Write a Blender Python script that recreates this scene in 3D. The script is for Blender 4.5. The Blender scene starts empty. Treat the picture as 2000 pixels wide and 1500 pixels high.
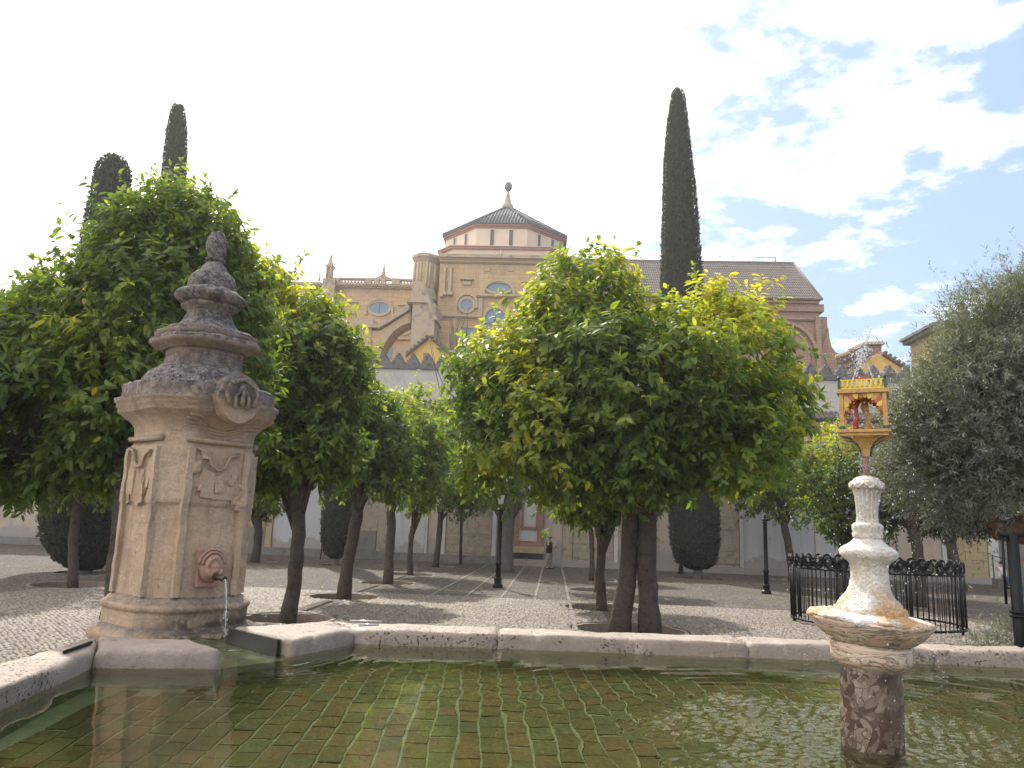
import bpy, bmesh, math, random
import numpy as np
from mathutils import Vector, Matrix, noise
from mathutils.geometry import tessellate_polygon
R_ = math.radians
random.seed(7); rng = np.random.default_rng(7)
sc = bpy.context.scene; col = sc.collection

# ---------------------------------------------------------------- camera
F = 1500.0; CAM = np.array([0, 0, 2.0])
_y, _p, _r = R_(-3.4), R_(10.55), R_(2.2)
FW = np.array([math.sin(_y)*math.cos(_p), math.cos(_y)*math.cos(_p), math.sin(_p)])
_r0 = np.array([math.cos(_y), -math.sin(_y), 0]); _u0 = np.cross(_r0, FW)
RT = math.cos(_r)*_r0 + math.sin(_r)*_u0
UP = -math.sin(_r)*_r0 + math.cos(_r)*_u0
cam = bpy.data.cameras.new('camera'); cam.sensor_width = 36; cam.lens = 27.0
cam.clip_start = .05; cam.clip_end = 3000
co = bpy.data.objects.new('camera', cam); col.objects.link(co); sc.camera = co
co.matrix_world = Matrix(((RT[0], UP[0], -FW[0], CAM[0]), (RT[1], UP[1], -FW[1], CAM[1]), (RT[2], UP[2], -FW[2], CAM[2]), (0, 0, 0, 1)))

# ---------------------------------------------------------------- world, sun, exposure
SUN_AZ, SUN_EL = R_(-24), R_(46)
w = bpy.data.worlds.new('World'); sc.world = w; w.use_nodes = True
nt = w.node_tree; nt.nodes.clear(); N = nt.nodes.new; L = nt.links.new
out = N('ShaderNodeOutputWorld'); bg = N('ShaderNodeBackground'); bg.inputs[1].default_value = .1
sky = N('ShaderNodeTexSky'); sky.sky_type = 'NISHITA'; sky.sun_disc = False
sky.sun_elevation = SUN_EL; sky.sun_rotation = SUN_AZ; sky.air_density = 1.0; sky.dust_density = 1.5; sky.ozone_density = 1.4
tc = N('ShaderNodeTexCoord'); sep = N('ShaderNodeSeparateXYZ'); L(tc.outputs['Generated'], sep.inputs[0])
def wm(op, a, b=None, c=None, clamp=False):
    n = N('ShaderNodeMath'); n.operation = op; n.use_clamp = clamp
    for i, v in enumerate((a, b, c)):
        if v is None: continue
        if isinstance(v, (int, float)): n.inputs[i].default_value = v
        else: L(v, n.inputs[i])
    return n.outputs[0]
zz = wm('MAXIMUM', sep.outputs[2], .03)
zz2 = wm('ADD', zz, .12)
cx = wm('DIVIDE', sep.outputs[0], zz2); cy = wm('DIVIDE', sep.outputs[1], zz2)
cmb = N('ShaderNodeCombineXYZ'); L(cx, cmb.inputs[0]); L(cy, cmb.inputs[1])
n1 = N('ShaderNodeTexNoise'); n1.inputs['Scale'].default_value = 2.1; n1.inputs['Detail'].default_value = 9
n1.inputs['Roughness'].default_value = .6; n1.inputs['Distortion'].default_value = .35; L(cmb.outputs[0], n1.inputs['Vector'])
n2 = N('ShaderNodeTexNoise'); n2.inputs['Scale'].default_value = 5.5; n2.inputs['Detail'].default_value = 6
n2.inputs['Roughness'].default_value = .62; L(cmb.outputs[0], n2.inputs['Vector'])
# thick cloud bank on the side of the sun, breaking up away from it
bank = wm('MULTIPLY_ADD', cx, -.36, .20)
bank = wm('MINIMUM', wm('MAXIMUM', bank, -.06), .5)
cov = wm('ADD', wm('ADD', wm('MULTIPLY', n1.outputs[0], .95), wm('MULTIPLY', n2.outputs[0], .55)), bank)
rmp = N('ShaderNodeMapRange'); rmp.interpolation_type = 'SMOOTHSTEP'
rmp.inputs[1].default_value = .705; rmp.inputs[2].default_value = .90; L(cov, rmp.inputs[0])
cl = N('ShaderNodeMix'); cl.data_type = 'RGBA'; L(rmp.outputs[0], cl.inputs[0])
hs = N('ShaderNodeMix'); hs.data_type = 'RGBA'; hs.inputs[0].default_value = .55; hs.inputs[7].default_value = (4.2, 5.7, 8.4, 1)
L(sky.outputs[0], hs.inputs[6]); L(hs.outputs[2], cl.inputs[6]); cl.inputs[7].default_value = (14.5, 14.3, 14.2, 1)
L(cl.outputs[2], bg.inputs[0]); L(bg.outputs[0], out.inputs[0])

sl = bpy.data.lights.new('sun', 'SUN'); sl.energy = 4.3; sl.angle = R_(1.0); sl.color = (1, .95, .85)
so = bpy.data.objects.new('sun', sl); col.objects.link(so); so.location = (-20, 40, 60)
sd = Vector((math.sin(SUN_AZ)*math.cos(SUN_EL), math.cos(SUN_AZ)*math.cos(SUN_EL), math.sin(SUN_EL)))
so.rotation_euler = (-sd).to_track_quat('-Z', 'Y').to_euler()
sc.view_settings.view_transform = 'Standard'; sc.view_settings.look = 'None'
sc.view_settings.exposure = 0.62; sc.view_settings.gamma = 1.0; sc.view_settings.use_curve_mapping = False
sc.render.engine = 'CYCLES'
cy_ = sc.cycles; cy_.use_denoising = True; cy_.max_bounces = 8; cy_.transparent_max_bounces = 16; cy_.sample_clamp_indirect = 6
cy_.use_adaptive_sampling = True; cy_.adaptive_threshold = .02

# ---------------------------------------------------------------- helpers
def ray(u, v): return (u-1000)/F*RT - (v-750)/F*UP + FW
def onz(u, v, z): d = ray(u, v); return CAM + (z-CAM[2])/d[2]*d
def ony(u, v, Y): d = ray(u, v); return CAM + Y/d[1]*d
def Z(u, v, Y): return float(ony(u, v, Y)[2])
def X(u, v, Y): return float(ony(u, v, Y)[0])

class MB:
    def __init__(s): s.v = []; s.f = []; s.sm = []
    def add(s, vs, fs, M=None, smooth=False):
        o = len(s.v)
        s.v += [tuple(M @ Vector(p)) if M is not None else tuple(p) for p in vs]
        s.f += [tuple(i+o for i in f) for f in fs]; s.sm += [smooth]*len(fs); return s
    def box(s, x0, x1, y0, y1, z0, z1, M=None):
        return s.add([(x0,y0,z0),(x1,y0,z0),(x1,y1,z0),(x0,y1,z0),(x0,y0,z1),(x1,y0,z1),(x1,y1,z1),(x0,y1,z1)],
              [(0,3,2,1),(4,5,6,7),(0,1,5,4),(1,2,6,5),(2,3,7,6),(3,0,4,7)], M)
    def prism_z(s, pts, z0, z1, M=None, top=None):
        n = len(pts); t = top or pts
        vs = [(p[0],p[1],z0) for p in pts] + [(p[0],p[1],z1) for p in t]
        return s.add(vs, [tuple(range(n-1,-1,-1)), tuple(range(n,2*n))]+[(i,(i+1)%n,n+(i+1)%n,n+i) for i in range(n)], M)
    def prism_y(s, pts, y0, y1, M=None):          # pts (x,z), y0 is the front
        n = len(pts)
        vs = [(p[0],y0,p[1]) for p in pts] + [(p[0],y1,p[1]) for p in pts]
        return s.add(vs, [tuple(range(n)), tuple(range(2*n-1,n-1,-1))]+[(i,n+i,n+(i+1)%n,(i+1)%n) for i in range(n)], M)
    def band_y(s, outer, inner, y0, y1, closed=False):   # strip between two polylines (x,z) extruded along y
        n = len(outer); rngi = range(n if closed else n-1)
        vs = [(p[0],y0,p[1]) for p in outer]+[(p[0],y0,p[1]) for p in inner]+[(p[0],y1,p[1]) for p in outer]+[(p[0],y1,p[1]) for p in inner]
        fs = []
        for i in rngi:
            j = (i+1) % n
            fs += [(i,j,n+j,n+i),(i,2*n+i,2*n+j,j),(n+i,n+j,3*n+j,3*n+i)]
        if not closed: fs += [(0,n,3*n,2*n),(n-1,3*n-1,4*n-1,2*n-1)]
        return s.add(vs, fs)
    def lathe(s, prof, n=24, M=None, smooth=True, cap=True):
        vs = []; fs = []
        for r, z in prof:
            for k in range(n):
                a = 2*math.pi*k/n; vs.append((r*math.cos(a), r*math.sin(a), z))
        for i in range(len(prof)-1):
            for k in range(n):
                j = (k+1) % n; fs.append((i*n+k, i*n+j, (i+1)*n+j, (i+1)*n+k))
        if cap: fs += [tuple(range(n-1,-1,-1)), tuple(range((len(prof)-1)*n, len(prof)*n))]
        return s.add(vs, fs, M, smooth)
    def tube(s, pts, rad, n=8, smooth=True, M=None):
        pts = [Vector(p) for p in pts]
        if isinstance(rad, (int, float)): rad = [rad]*len(pts)
        vs = []; fs = []; up = Vector((.13, .09, 1)); prev = None
        for i, p in enumerate(pts):
            t = (pts[min(i+1, len(pts)-1)]-pts[max(i-1, 0)]).normalized()
            if prev is None:
                a = t.cross(up)
                if a.length < .05: a = t.cross(Vector((1, 0, 0)))
            else: a = prev - t*prev.dot(t)
            a.normalize(); prev = a; b = t.cross(a)
            for k in range(n):
                q = 2*math.pi*k/n; vs.append(tuple(p + a*(rad[i]*math.cos(q)) + b*(rad[i]*math.sin(q))))
        for i in range(len(pts)-1):
            for k in range(n):
                j = (k+1) % n; fs.append((i*n+k, i*n+j, (i+1)*n+j, (i+1)*n+k))
        fs += [tuple(range(n-1,-1,-1)), tuple(range((len(pts)-1)*n, len(pts)*n))]
        return s.add(vs, fs, M, smooth)
    def ball(s, c, r, n=10, m=7, sz=(1,1,1)):
        vs = [(c[0], c[1], c[2]-r*sz[2])]
        for i in range(1, m):
            a = -math.pi/2 + math.pi*i/m
            for k in range(n):
                q = 2*math.pi*k/n
                vs.append((c[0]+r*sz[0]*math.cos(a)*math.cos(q), c[1]+r*sz[1]*math.cos(a)*math.sin(q), c[2]+r*sz[2]*math.sin(a)))
        vs.append((c[0], c[1], c[2]+r*sz[2])); fs = []
        for k in range(n):
            j = (k+1) % n; fs.append((0, 1+j, 1+k)); fs.append((len(vs)-1, 1+(m-2)*n+k, 1+(m-2)*n+j))
            for i in range(m-2): fs.append((1+i*n+k, 1+i*n+j, 1+(i+1)*n+j, 1+(i+1)*n+k))
        return s.add(vs, fs, None, True)
    def wear(s, amp, scale, o=(0,0,0), amp2=0, scale2=1):
        for i, p in enumerate(s.v):
            q = Vector(p)+Vector(o)
            d = noise.noise_vector(q*scale)*amp
            if amp2: d = d + noise.noise_vector(q*scale2+Vector((9, 3, 5)))*amp2
            s.v[i] = tuple(Vector(p)+d)
        return s
    def mesh(s, name):
        m = bpy.data.meshes.new(name); m.from_pydata(s.v, [], s.f)
        m.polygons.foreach_set('use_smooth', s.sm); m.update(); return m
    def build(s, name, mat, parent=None, loc=None, **props):
        return mo(name, s.mesh(name), mat, parent, loc, **props)

def mo(name, me, mat, parent=None, loc=None, **props):
    if mat is not None and len(me.materials) == 0: me.materials.append(mat)
    o = bpy.data.objects.new(name, me); col.objects.link(o)
    if parent is not None: o.parent = parent
    if loc is not None: o.location = loc
    for k, v in props.items(): o[k] = v
    return o
def thing(name, loc, label, cat, group=None, rz=0):
    o = bpy.data.objects.new(name, None); col.objects.link(o); o.location = loc; o.rotation_euler = (0, 0, rz)
    o.empty_display_size = .2; o['label'] = label; o['category'] = cat
    if group: o['group'] = group
    return o
def tag(o, label, cat, group=None):
    o['label'] = label; o['category'] = cat
    if group: o['group'] = group
    return o
def copy_tree(o, parent=None, label=None):
    kids = list(o.children)
    c = o.copy(); col.objects.link(c); c.parent = parent
    if label: c['label'] = label
    for k in kids: copy_tree(k, c)
    return c
def rot(ax, a): return Matrix.Rotation(a, 4, ax)
def tr(x, y, z): return Matrix.Translation((x, y, z))
def bevel(o, wdt=.01, seg=2):
    m = o.modifiers.new('bevel', 'BEVEL'); m.width = wdt; m.segments = seg; m.limit_method = 'ANGLE'; m.angle_limit = R_(40); return o

# ---------------------------------------------------------------- materials
class NT:
    def __init__(s, name):
        s.m = bpy.data.materials.new(name); s.m.use_nodes = True; s.t = s.m.node_tree
        s.b = s.t.nodes['Principled BSDF']; s.o = s.t.nodes['Material Output']
        s.tc = s.t.nodes.new('ShaderNodeTexCoord'); s.g = s.t.nodes.new('ShaderNodeNewGeometry')
    def n(s, ty, **k):
        x = s.t.nodes.new(ty)
        for a, b in k.items():
            if a.startswith('_'): setattr(x, a[1:], b)
            else: x.inputs[a.replace('__', ' ')].default_value = b
        return x
    def l(s, a, b): s.t.links.new(a, b)
    def noise(s, sc_, det=5, rough=.6, vec=None, dist=0):
        x = s.n('ShaderNodeTexNoise', Scale=sc_, Detail=det, Roughness=rough, Distortion=dist)
        s.l(vec if vec is not None else s.g.outputs['Position'], x.inputs['Vector']); return x.outputs[0]
    def ramp(s, fac, stops):
        x = s.n('ShaderNodeValToRGB'); e = x.color_ramp.elements
        while len(e) < len(stops): e.new(.5)
        for i, (p, c) in enumerate(stops):
            e[i].position = p; e[i].color = (*c, 1) if len(c) == 3 else c
        s.l(fac, x.inputs[0]); return x.outputs[0]
    def mix(s, fac, a, b, mode='MIX'):
        x = s.n('ShaderNodeMix', _data_type='RGBA', _blend_type=mode)
        for v, i in ((fac, 0), (a, 6), (b, 7)):
            if isinstance(v, (int, float)): x.inputs[i].default_value = v
            elif isinstance(v, tuple): x.inputs[i].default_value = (*v, 1)
            else: s.l(v, x.inputs[i])
        return x.outputs[2]
    def math(s, op, a, b=0.0, clamp=False):
        x = s.n('ShaderNodeMath', _operation=op, _use_clamp=clamp)
        for i, v in enumerate((a, b)):
            if isinstance(v, (int, float)): x.inputs[i].default_value = v
            else: s.l(v, x.inputs[i])
        return x.outputs[0]
    def bump(s, h, strength=.5, dist=.02, chain=None):
        x = s.n('ShaderNodeBump', Strength=strength, Distance=dist); s.l(h, x.inputs['Height'])
        if chain is not None: s.l(chain, x.inputs['Normal'])
        s.l(x.outputs[0], s.b.inputs['Normal']); return x.outputs[0]
    def fin(s, c, rough=.85, spec=.3):
        if isinstance(c, tuple): s.b.inputs['Base Color'].default_value = (*c, 1)
        else: s.l(c, s.b.inputs['Base Color'])
        s.b.inputs['Roughness'].default_value = rough; s.b.inputs['Specular IOR Level'].default_value = spec; return s.m

def stone(name, a, b, dark=None, sc_=3., amt=.5, bumps=((40, .5, .01), (8, .5, .03)), rough=.88, spots=None, blocks=None):
    t = NT(name)
    c = t.mix(t.ramp(t.noise(sc_, 6, .65), [(.3, (0,0,0)), (.7, (1,1,1))]), a, b)
    if dark: c = t.mix(t.ramp(t.noise(sc_*2.3, 8, .7, dist=.4), [(.52, (0,0,0)), (.52+.25*(1-amt)+.02, (1,1,1))]), c, dark)
    c = t.mix(t.ramp(t.noise(60, 3, .6), [(.3, (0,0,0)), (.8, (1,1,1))]), c, tuple(x*.72 for x in b))
    if spots: c = t.mix(t.ramp(t.noise(spots[1], 3, .5), [(spots[2], (0,0,0)), (spots[2]+.04, (1,1,1))]), c, spots[0])
    ch = None
    if blocks:
        sx = t.n('ShaderNodeSeparateXYZ'); t.l(t.g.outputs['Position'], sx.inputs[0]); cb_ = t.n('ShaderNodeCombineXYZ')
        t.l(t.math('ADD', sx.outputs[0], sx.outputs[1]), cb_.inputs[0]); t.l(sx.outputs[2], cb_.inputs[1])
        br_ = t.n('ShaderNodeTexBrick', Scale=1.0, Mortar__Size=.025); br_.inputs['Brick Width'].default_value = blocks*2.1; br_.inputs['Row Height'].default_value = blocks
        br_.inputs['Color1'].default_value = (1,1,1,1); br_.inputs['Color2'].default_value = (.84,.82,.80,1); br_.inputs['Mortar'].default_value = (.60,.57,.54,1); t.l(cb_.outputs[0], br_.inputs['Vector'])
        c = t.mix(.75, c, t.mix(1.0, c, br_.outputs['Color'], 'MULTIPLY'))
        mq = t.n('ShaderNodeMapping'); mq.inputs['Scale'].default_value = (1.1,1.1,.12); t.l(t.g.outputs['Position'], mq.inputs[0])
        c = t.mix(t.ramp(t.noise(1.0, 7, .7, mq.outputs[0]), [(.53, (0,0,0)), (.70, (.6,.6,.6))]), c, tuple(q*.6 for q in b))
    for s_, st, di in bumps: ch = t.bump(t.noise(s_, 6, .65), st, di, ch)
    return t.fin(c, rough)
def plain(name, c, rough=.6, spec=.4, metal=0, var=.12, sc_=8, bs=.15):
    t = NT(name)
    cc = t.mix(t.ramp(t.noise(sc_, 5, .6), [(.3, (0,0,0)), (.75, (1,1,1))]), c, tuple(x*(1-var*2) for x in c))
    t.b.inputs['Metallic'].default_value = metal; t.bump(t.noise(sc_*5, 4, .6), bs, .01); return t.fin(cc, rough, spec)

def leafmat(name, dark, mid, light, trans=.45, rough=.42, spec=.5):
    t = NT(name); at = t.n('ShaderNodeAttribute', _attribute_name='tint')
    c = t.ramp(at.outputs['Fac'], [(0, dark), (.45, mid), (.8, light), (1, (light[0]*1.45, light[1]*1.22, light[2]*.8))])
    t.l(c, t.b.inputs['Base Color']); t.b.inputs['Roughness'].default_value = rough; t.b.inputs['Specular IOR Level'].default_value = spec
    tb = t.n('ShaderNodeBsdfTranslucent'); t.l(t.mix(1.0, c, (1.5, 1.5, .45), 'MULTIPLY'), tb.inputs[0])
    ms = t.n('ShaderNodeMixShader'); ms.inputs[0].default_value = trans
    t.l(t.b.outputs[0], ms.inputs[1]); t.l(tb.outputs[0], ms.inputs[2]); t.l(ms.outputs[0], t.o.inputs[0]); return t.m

M = {}
M['sand'] = stone('sandstone', (.60,.43,.245), (.51,.36,.20), (.35,.25,.155), .35, .35, ((3, .4, .12), (12, .4, .04)), blocks=.48)
M['sand_wing'] = stone('sandstone_wing', (.60,.42,.25), (.52,.35,.20), (.36,.25,.155), .3, .35, ((3, .4, .12),), blocks=.48)
M['sand_grey'] = stone('weathered_sandstone', (.36,.30,.23), (.44,.34,.23), (.15,.13,.115), .5, .6, ((3, .5, .12), (12, .5, .05)))
M['trim'] = stone('carved_trim', (.50,.38,.25), (.42,.32,.21), (.27,.21,.15), .6, .3, ((6, .5, .06),))
M['brickwall'] = stone('old_brickwork', (.40,.25,.17), (.34,.22,.16), (.22,.16,.12), .4, .35, ((5, .5, .06),), blocks=.18)
M['nave'] = stone('nave_brick', (.42,.28,.20), (.36,.25,.19), (.26,.19,.15), .3, .3, ((4, .4, .08),), blocks=.30)
M['cream'] = plain('cream_plaster', (.62,.48,.36), .9, .2, 0, .08, .6)
M['redband'] = plain('red_band', (.34,.18,.135), .85, .2, 0, .15, 2)
M['yellow'] = plain('yellow_plaster', (.60,.40,.13), .9, .2, 0, .1, .8)
M['rooftile'] = stone('roof_tile', (.15,.125,.12), (.20,.165,.15), (.065,.06,.062), 2.2, .6, ((9, .6, .05),))
M['dometile'] = stone('dome_tile', (.085,.088,.105), (.13,.125,.14), (.04,.042,.055), 1.5, .6, ((9, .6, .05),))
M['merlon'] = stone('battlement_stone', (.26,.24,.22), (.16,.155,.155), (.06,.06,.065), 1.6, .6, ((7, .9, .12), (22, .8, .05)))
def plaster(name, a, b, low, hz=1.6):
    t = NT(name); sx = t.n('ShaderNodeSeparateXYZ'); t.l(t.g.outputs['Position'], sx.inputs[0])
    c = t.mix(t.ramp(t.noise(.45, 6, .65), [(.35, (0,0,0)), (.65, (1,1,1))]), a, b)
    mp = t.n('ShaderNodeMapping'); mp.inputs['Scale'].default_value = (2.2, 2.2, .22); t.l(t.g.outputs['Position'], mp.inputs[0])
    c = t.mix(t.ramp(t.noise(1.0, 6, .7, mp.outputs[0]), [(.52, (0,0,0)), (.72, (.55,.55,.55))]), c, tuple(q*.62 for q in b))
    mz = t.n('ShaderNodeMapRange'); mz.inputs[1].default_value = hz; mz.inputs[2].default_value = .2; t.l(sx.outputs[2], mz.inputs[0])
    k = t.math('ADD', mz.outputs[0], t.math('MULTIPLY', t.math('SUBTRACT', t.noise(1.1, 7, .7), .5), 1.7))
    c = t.mix(t.ramp(k, [(.46, (0,0,0)), (.56, (1,1,1))]), c, low)
    c = t.mix(t.ramp(t.noise(3.5, 8, .8), [(.60, (0,0,0)), (.66, (.6,.6,.6))]), c, tuple(q*.6 for q in low))
    b1 = t.bump(k, .5, .05); t.bump(t.noise(14, 5, .7), .5, .03, b1); return t.fin(c, .92, .15)
M['white'] = stone('white_plaster', (.56,.53,.48), (.48,.455,.42), (.34,.32,.30), .6, .42, ((5, .3, .03),))
M['plasterblue'] = plaster('pale_plaster', (.46,.455,.46), (.41,.395,.39), (.33,.29,.26))
M['plasterbeige'] = plaster('beige_plaster', (.43,.35,.28), (.38,.32,.27), (.30,.27,.245), 1.9)
M['ashlar'] = stone('ashlar', (.46,.36,.26), (.36,.30,.24), (.19,.165,.145), 1.3, .55, ((9, .8, .07), (30, .6, .03)))
M['ashlary'] = stone('yellow_ashlar', (.46,.36,.20), (.40,.31,.18), (.27,.22,.15), .7, .4, ((9, .6, .05),))
M['darkplinth'] = stone('damp_plinth', (.15,.145,.14), (.24,.22,.20), (.09,.09,.09), 1.2, .5, ((9, .6, .04),))
M['slate'] = plain('dark_blue_dado', (.035,.042,.055), .5, .4, 0, .3, 3)
M['redbrick'] = plain('red_brick_frame', (.32,.18,.145), .85, .2, 0, .2, 6)
M['door'] = plain('pale_door', (.45,.44,.42), .6, .4, 0, .06, 3)
def glassmat():
    t = NT('window_glass'); t.b.inputs['Metallic'].default_value = 0
    c = t.mix(t.noise(.6, 2), (.08,.15,.22), (.12,.20,.28)); m = t.fin(c, .25, .5); return m
M['glass'] = glassmat()
M['lead'] = plain('window_bar', (.06,.08,.10), .5, .4)
M['iron'] = plain('black_iron', (.006,.006,.007), .5, .25, 0, .2, 30)
M['lampglass'] = plain('lamp_glass', (.45,.45,.42), .2, .6)
M['bark'] = stone('orange_bark', (.060,.045,.040), (.11,.083,.068), (.018,.015,.014), 3.2, .65, ((25, .9, .03), (9, .8, .05)))
M['palmbark'] = stone('thick_bark', (.12,.105,.095), (.17,.15,.135), (.05,.045,.045), 4, .6, ((16, 1, .06),))
M['oldbark'] = stone('olive_bark', (.20,.11,.07), (.13,.085,.06), (.05,.035,.03), 4, .6, ((14, 1, .06),))
M['stump'] = stone('cypress_stump', (.26,.22,.19), (.2,.17,.15), (.1,.09,.08), 5, .5, ((16, 1, .05),))
M['leaf'] = leafmat('orange_leaf', (.060,.100,.030), (.130,.195,.045), (.34,.36,.045), .55, .5, .4)
M['leaf2'] = leafmat('far_orange_leaf', (.055,.100,.034), (.125,.195,.048), (.33,.34,.05), .55, .5, .4)
M['olive'] = leafmat('olive_leaf', (.10,.112,.098), (.165,.18,.155), (.25,.26,.22), .32, .5, .4)
M['oak'] = leafmat('dark_leaf', (.03,.042,.028), (.055,.072,.04), (.10,.12,.06), .25, .5)
M['cypress'] = leafmat('cypress_leaf', (.045,.050,.046), (.075,.080,.072), (.12,.12,.105), .2, .8, .15)
M['twig'] = plain('bare_twig', (.12,.09,.075), .8, .2)
M['soil'] = stone('pit_soil', (.06,.045,.035), (.09,.07,.05), (.03,.025,.02), 4, .5, ((20, .8, .03),))
M['pitbrick'] = stone('pit_brick', (.36,.28,.22), (.27,.21,.165), (.15,.12,.10), 5, .5, ((30, .6, .01),))

# cobbles: small rounded river stones set on edge
def cobblemat():
    t = NT('cobbles')
    mp = t.n('ShaderNodeMapping'); mp.inputs['Scale'].default_value = (9.0, 15.0, 9.0); t.l(t.g.outputs['Position'], mp.inputs[0])
    v = t.n('ShaderNodeTexVoronoi', Scale=1.0, Randomness=.9); t.l(mp.outputs[0], v.inputs['Vector'])
    e = t.n('ShaderNodeTexVoronoi', Scale=1.0, Randomness=.9, _feature='DISTANCE_TO_EDGE'); t.l(mp.outputs[0], e.inputs['Vector'])
    sp = t.n('ShaderNodeSeparateColor'); t.l(v.outputs['Color'], sp.inputs[0])
    c = t.ramp(sp.outputs[0], [(0, (.125,.104,.088)), (.45, (.175,.147,.123)), (.8, (.225,.19,.16)), (1, (.285,.24,.20))])
    j = t.ramp(e.outputs['Distance'], [(.02, (0,0,0)), (.16, (1,1,1))])
    c = t.mix(j, (.04,.034,.03), c)
    big = t.ramp(t.noise(.35, 4, .6), [(.35, (0,0,0)), (.7, (1,1,1))])
    c = t.mix(big, c, t.mix(1.0, c, (.80,.78,.74), 'MULTIPLY'))
    moss = t.ramp(t.noise(.8, 6, .7), [(.60, (0,0,0)), (.75, (.5,.5,.5))])
    c = t.mix(moss, c, (.13,.14,.06))
    t.bump(t.ramp(e.outputs['Distance'], [(0, (0,0,0)), (.45, (1,1,1))]), 1.0, .05)
    return t.fin(c, .8, .25)
M['cobble'] = cobblemat()
def pebblemat():
    t = NT('river_pebbles'); at = t.n('ShaderNodeAttribute', _attribute_name='tint')
    c = t.ramp(at.outputs['Fac'], [(0, (.135,.112,.093)), (.45, (.19,.16,.134)), (1, (.285,.24,.20))])
    c = t.mix(t.ramp(t.noise(.35, 4, .6), [(.35, (0,0,0)), (.7, (1,1,1))]), c, t.mix(1.0, c, (.84,.82,.79), 'MULTIPLY'))
    return t.fin(c, .7, .3)
M['pebble'] = pebblemat()
M['linestone'] = stone('line_stone', (.27,.24,.21), (.22,.195,.17), (.14,.12,.11), 6, .4, ((30, .6, .01),))
# ================================================================ GROUND
ROWL = [(-5.38,16.07),(-5.55,21.06),(-5.52,26.47),(-5.65,31.46),(-5.64,38.0)]
ROWR = [(1.66,16.75),(1.37,21.2),(1.61,27.2),(1.64,33.0)]
PITS = [(x,y,1.0) for x,y in ROWL]+[(x,y,1.22 if i==0 else 1.1) for i,(x,y) in enumerate(ROWR)]
PITS += [(X(212,1260,11.0),11.0,1.0),(-13.03,21.0,1.15),(-13.7,35.6,1.1),(-2.16,36.0,.85),(6.87,37.4,1.25),(-9.91,35.68,.9),(-15.4,25.3,1.0),
         (11.6,38.6,1.1),(12.0,26.6,1.1),(18.3,36.5,1.1),(X(1648,1120,32.0),32.0,1.0),(-17.6,11.0,1.0)]
def circ(cx, cy, r, n=26, wob=.03):
    return [(cx+(r+random.uniform(-wob,wob))*math.cos(2*math.pi*k/n), cy+(r+random.uniform(-wob,wob))*math.sin(2*math.pi*k/n)) for k in range(n)]
holes = [circ(*p) for p in PITS]
chan = []
def channels(row):
    for (xa,ya),(xb,yb) in zip(row[:-1], row[1:]):
        y0, y1 = ya+1.3, yb-1.3
        f = lambda y: xa+(xb-xa)*(y-ya)/(yb-ya)
        chan.append([(f(y0)-.07,y0),(f(y0)+.07,y0),(f(y1)+.07,y1),(f(y1)-.07,y1)])
channels(ROWL); channels(ROWR); channels([(X(212,1260,11.0),11.0),(-5.38,16.07)])
outer = [(-420,-60),(420,-60),(420,600),(-420,600)]
polys = [outer]+holes+chan
flat = [p for pl in polys for p in pl]
tris = tessellate_polygon([[Vector((x,y,0)) for x,y in pl] for pl in polys])
g = MB(); g.add([(x,y,0) for x,y in flat], [tuple(t) for t in tris])
me = g.mesh('ground'); bmx = bmesh.new(); bmx.from_mesh(me); bmesh.ops.recalc_face_normals(bmx, faces=bmx.faces)
for f in bmx.faces:
    if f.normal.z < 0: f.normal_flip()
bmx.to_mesh(me); bmx.free()
ground = mo('ground', me, M['cobble'], kind='structure')
for c4 in chan:
    m = MB(); (ax,ay),(bx,by),(cx_,cy2),(dx,dy) = c4
    m.add([(ax,ay,0),(bx,by,0),(cx_,cy2,0),(dx,dy,0),(ax,ay,-.12),(bx,by,-.12),(cx_,cy2,-.12),(dx,dy,-.12)],
          [(4,5,6,7),(0,4,7,3),(1,2,6,5),(0,1,5,4),(3,7,6,2)])
    m.build('irrigation_channel', M['pitbrick'], ground)
for i, ((px,py,pr), hl) in enumerate(zip(PITS, holes)):
    n = len(hl); s_ = MB()
    s_.add([(x,y,0) for x,y in hl]+[(x,y,-.34) for x,y in hl], [(k,(k+1)%n,n+(k+1)%n,n+k) for k in range(n)]+[tuple(range(n,2*n))])
    for k in range(len(s_.v)): pass
    pit = s_.build('tree_pit', M['soil'], kind='structure')
    # brick lining and a worn edge ring
    if py < 43:
        nb = 26; a = MB(); a.box(-pr*math.pi/nb*.93, pr*math.pi/nb*.93, -.09, -.005, -.31, -.004); me1 = None
        for k in range(nb):
            an = 2*math.pi*k/nb
            if py > 30 and math.sin(an) < -.2: continue
            if me1 is None:
                a.wear(.008, 9); me1 = a.mesh('brick'); me1.materials.append(M['pitbrick'])
            o = bpy.data.objects.new('brick', me1); col.objects.link(o); o.parent = pit
            o.matrix_local = tr(px+(pr-.015)*math.cos(an), py+(pr-.015)*math.sin(an), random.uniform(-.012,.018)) @ rot('Z', an-math.pi/2+random.uniform(-.05,.05))
# pale stone lines running away between the tree rows
ls = MB()
for lx in (-3.4,-2.42,-1.42,-.46,.52):
    y = 13.0
    while y < 42:
        l = random.uniform(.12,.24); o = random.uniform(-.015,.015)
        ls.box(lx+o-.035, lx+o+.035, y, y+l-.02, -.02, random.uniform(.008,.02)); y += l
for ly in (13.6,18.6,23.8,29.0,36.2):
    x = -5.2
    while x < 1.2:
        l = random.uniform(.12,.22)
        if min(abs(x-q) for q in (-3.4,-2.42,-1.42,-.46,.52)) > .2: ls.box(x, x+l-.02, ly-.03, ly+.03, -.02, random.uniform(.005,.014))
        x += l
lso = ls.build('paving_line', M['linestone'], kind='stuff')
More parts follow.
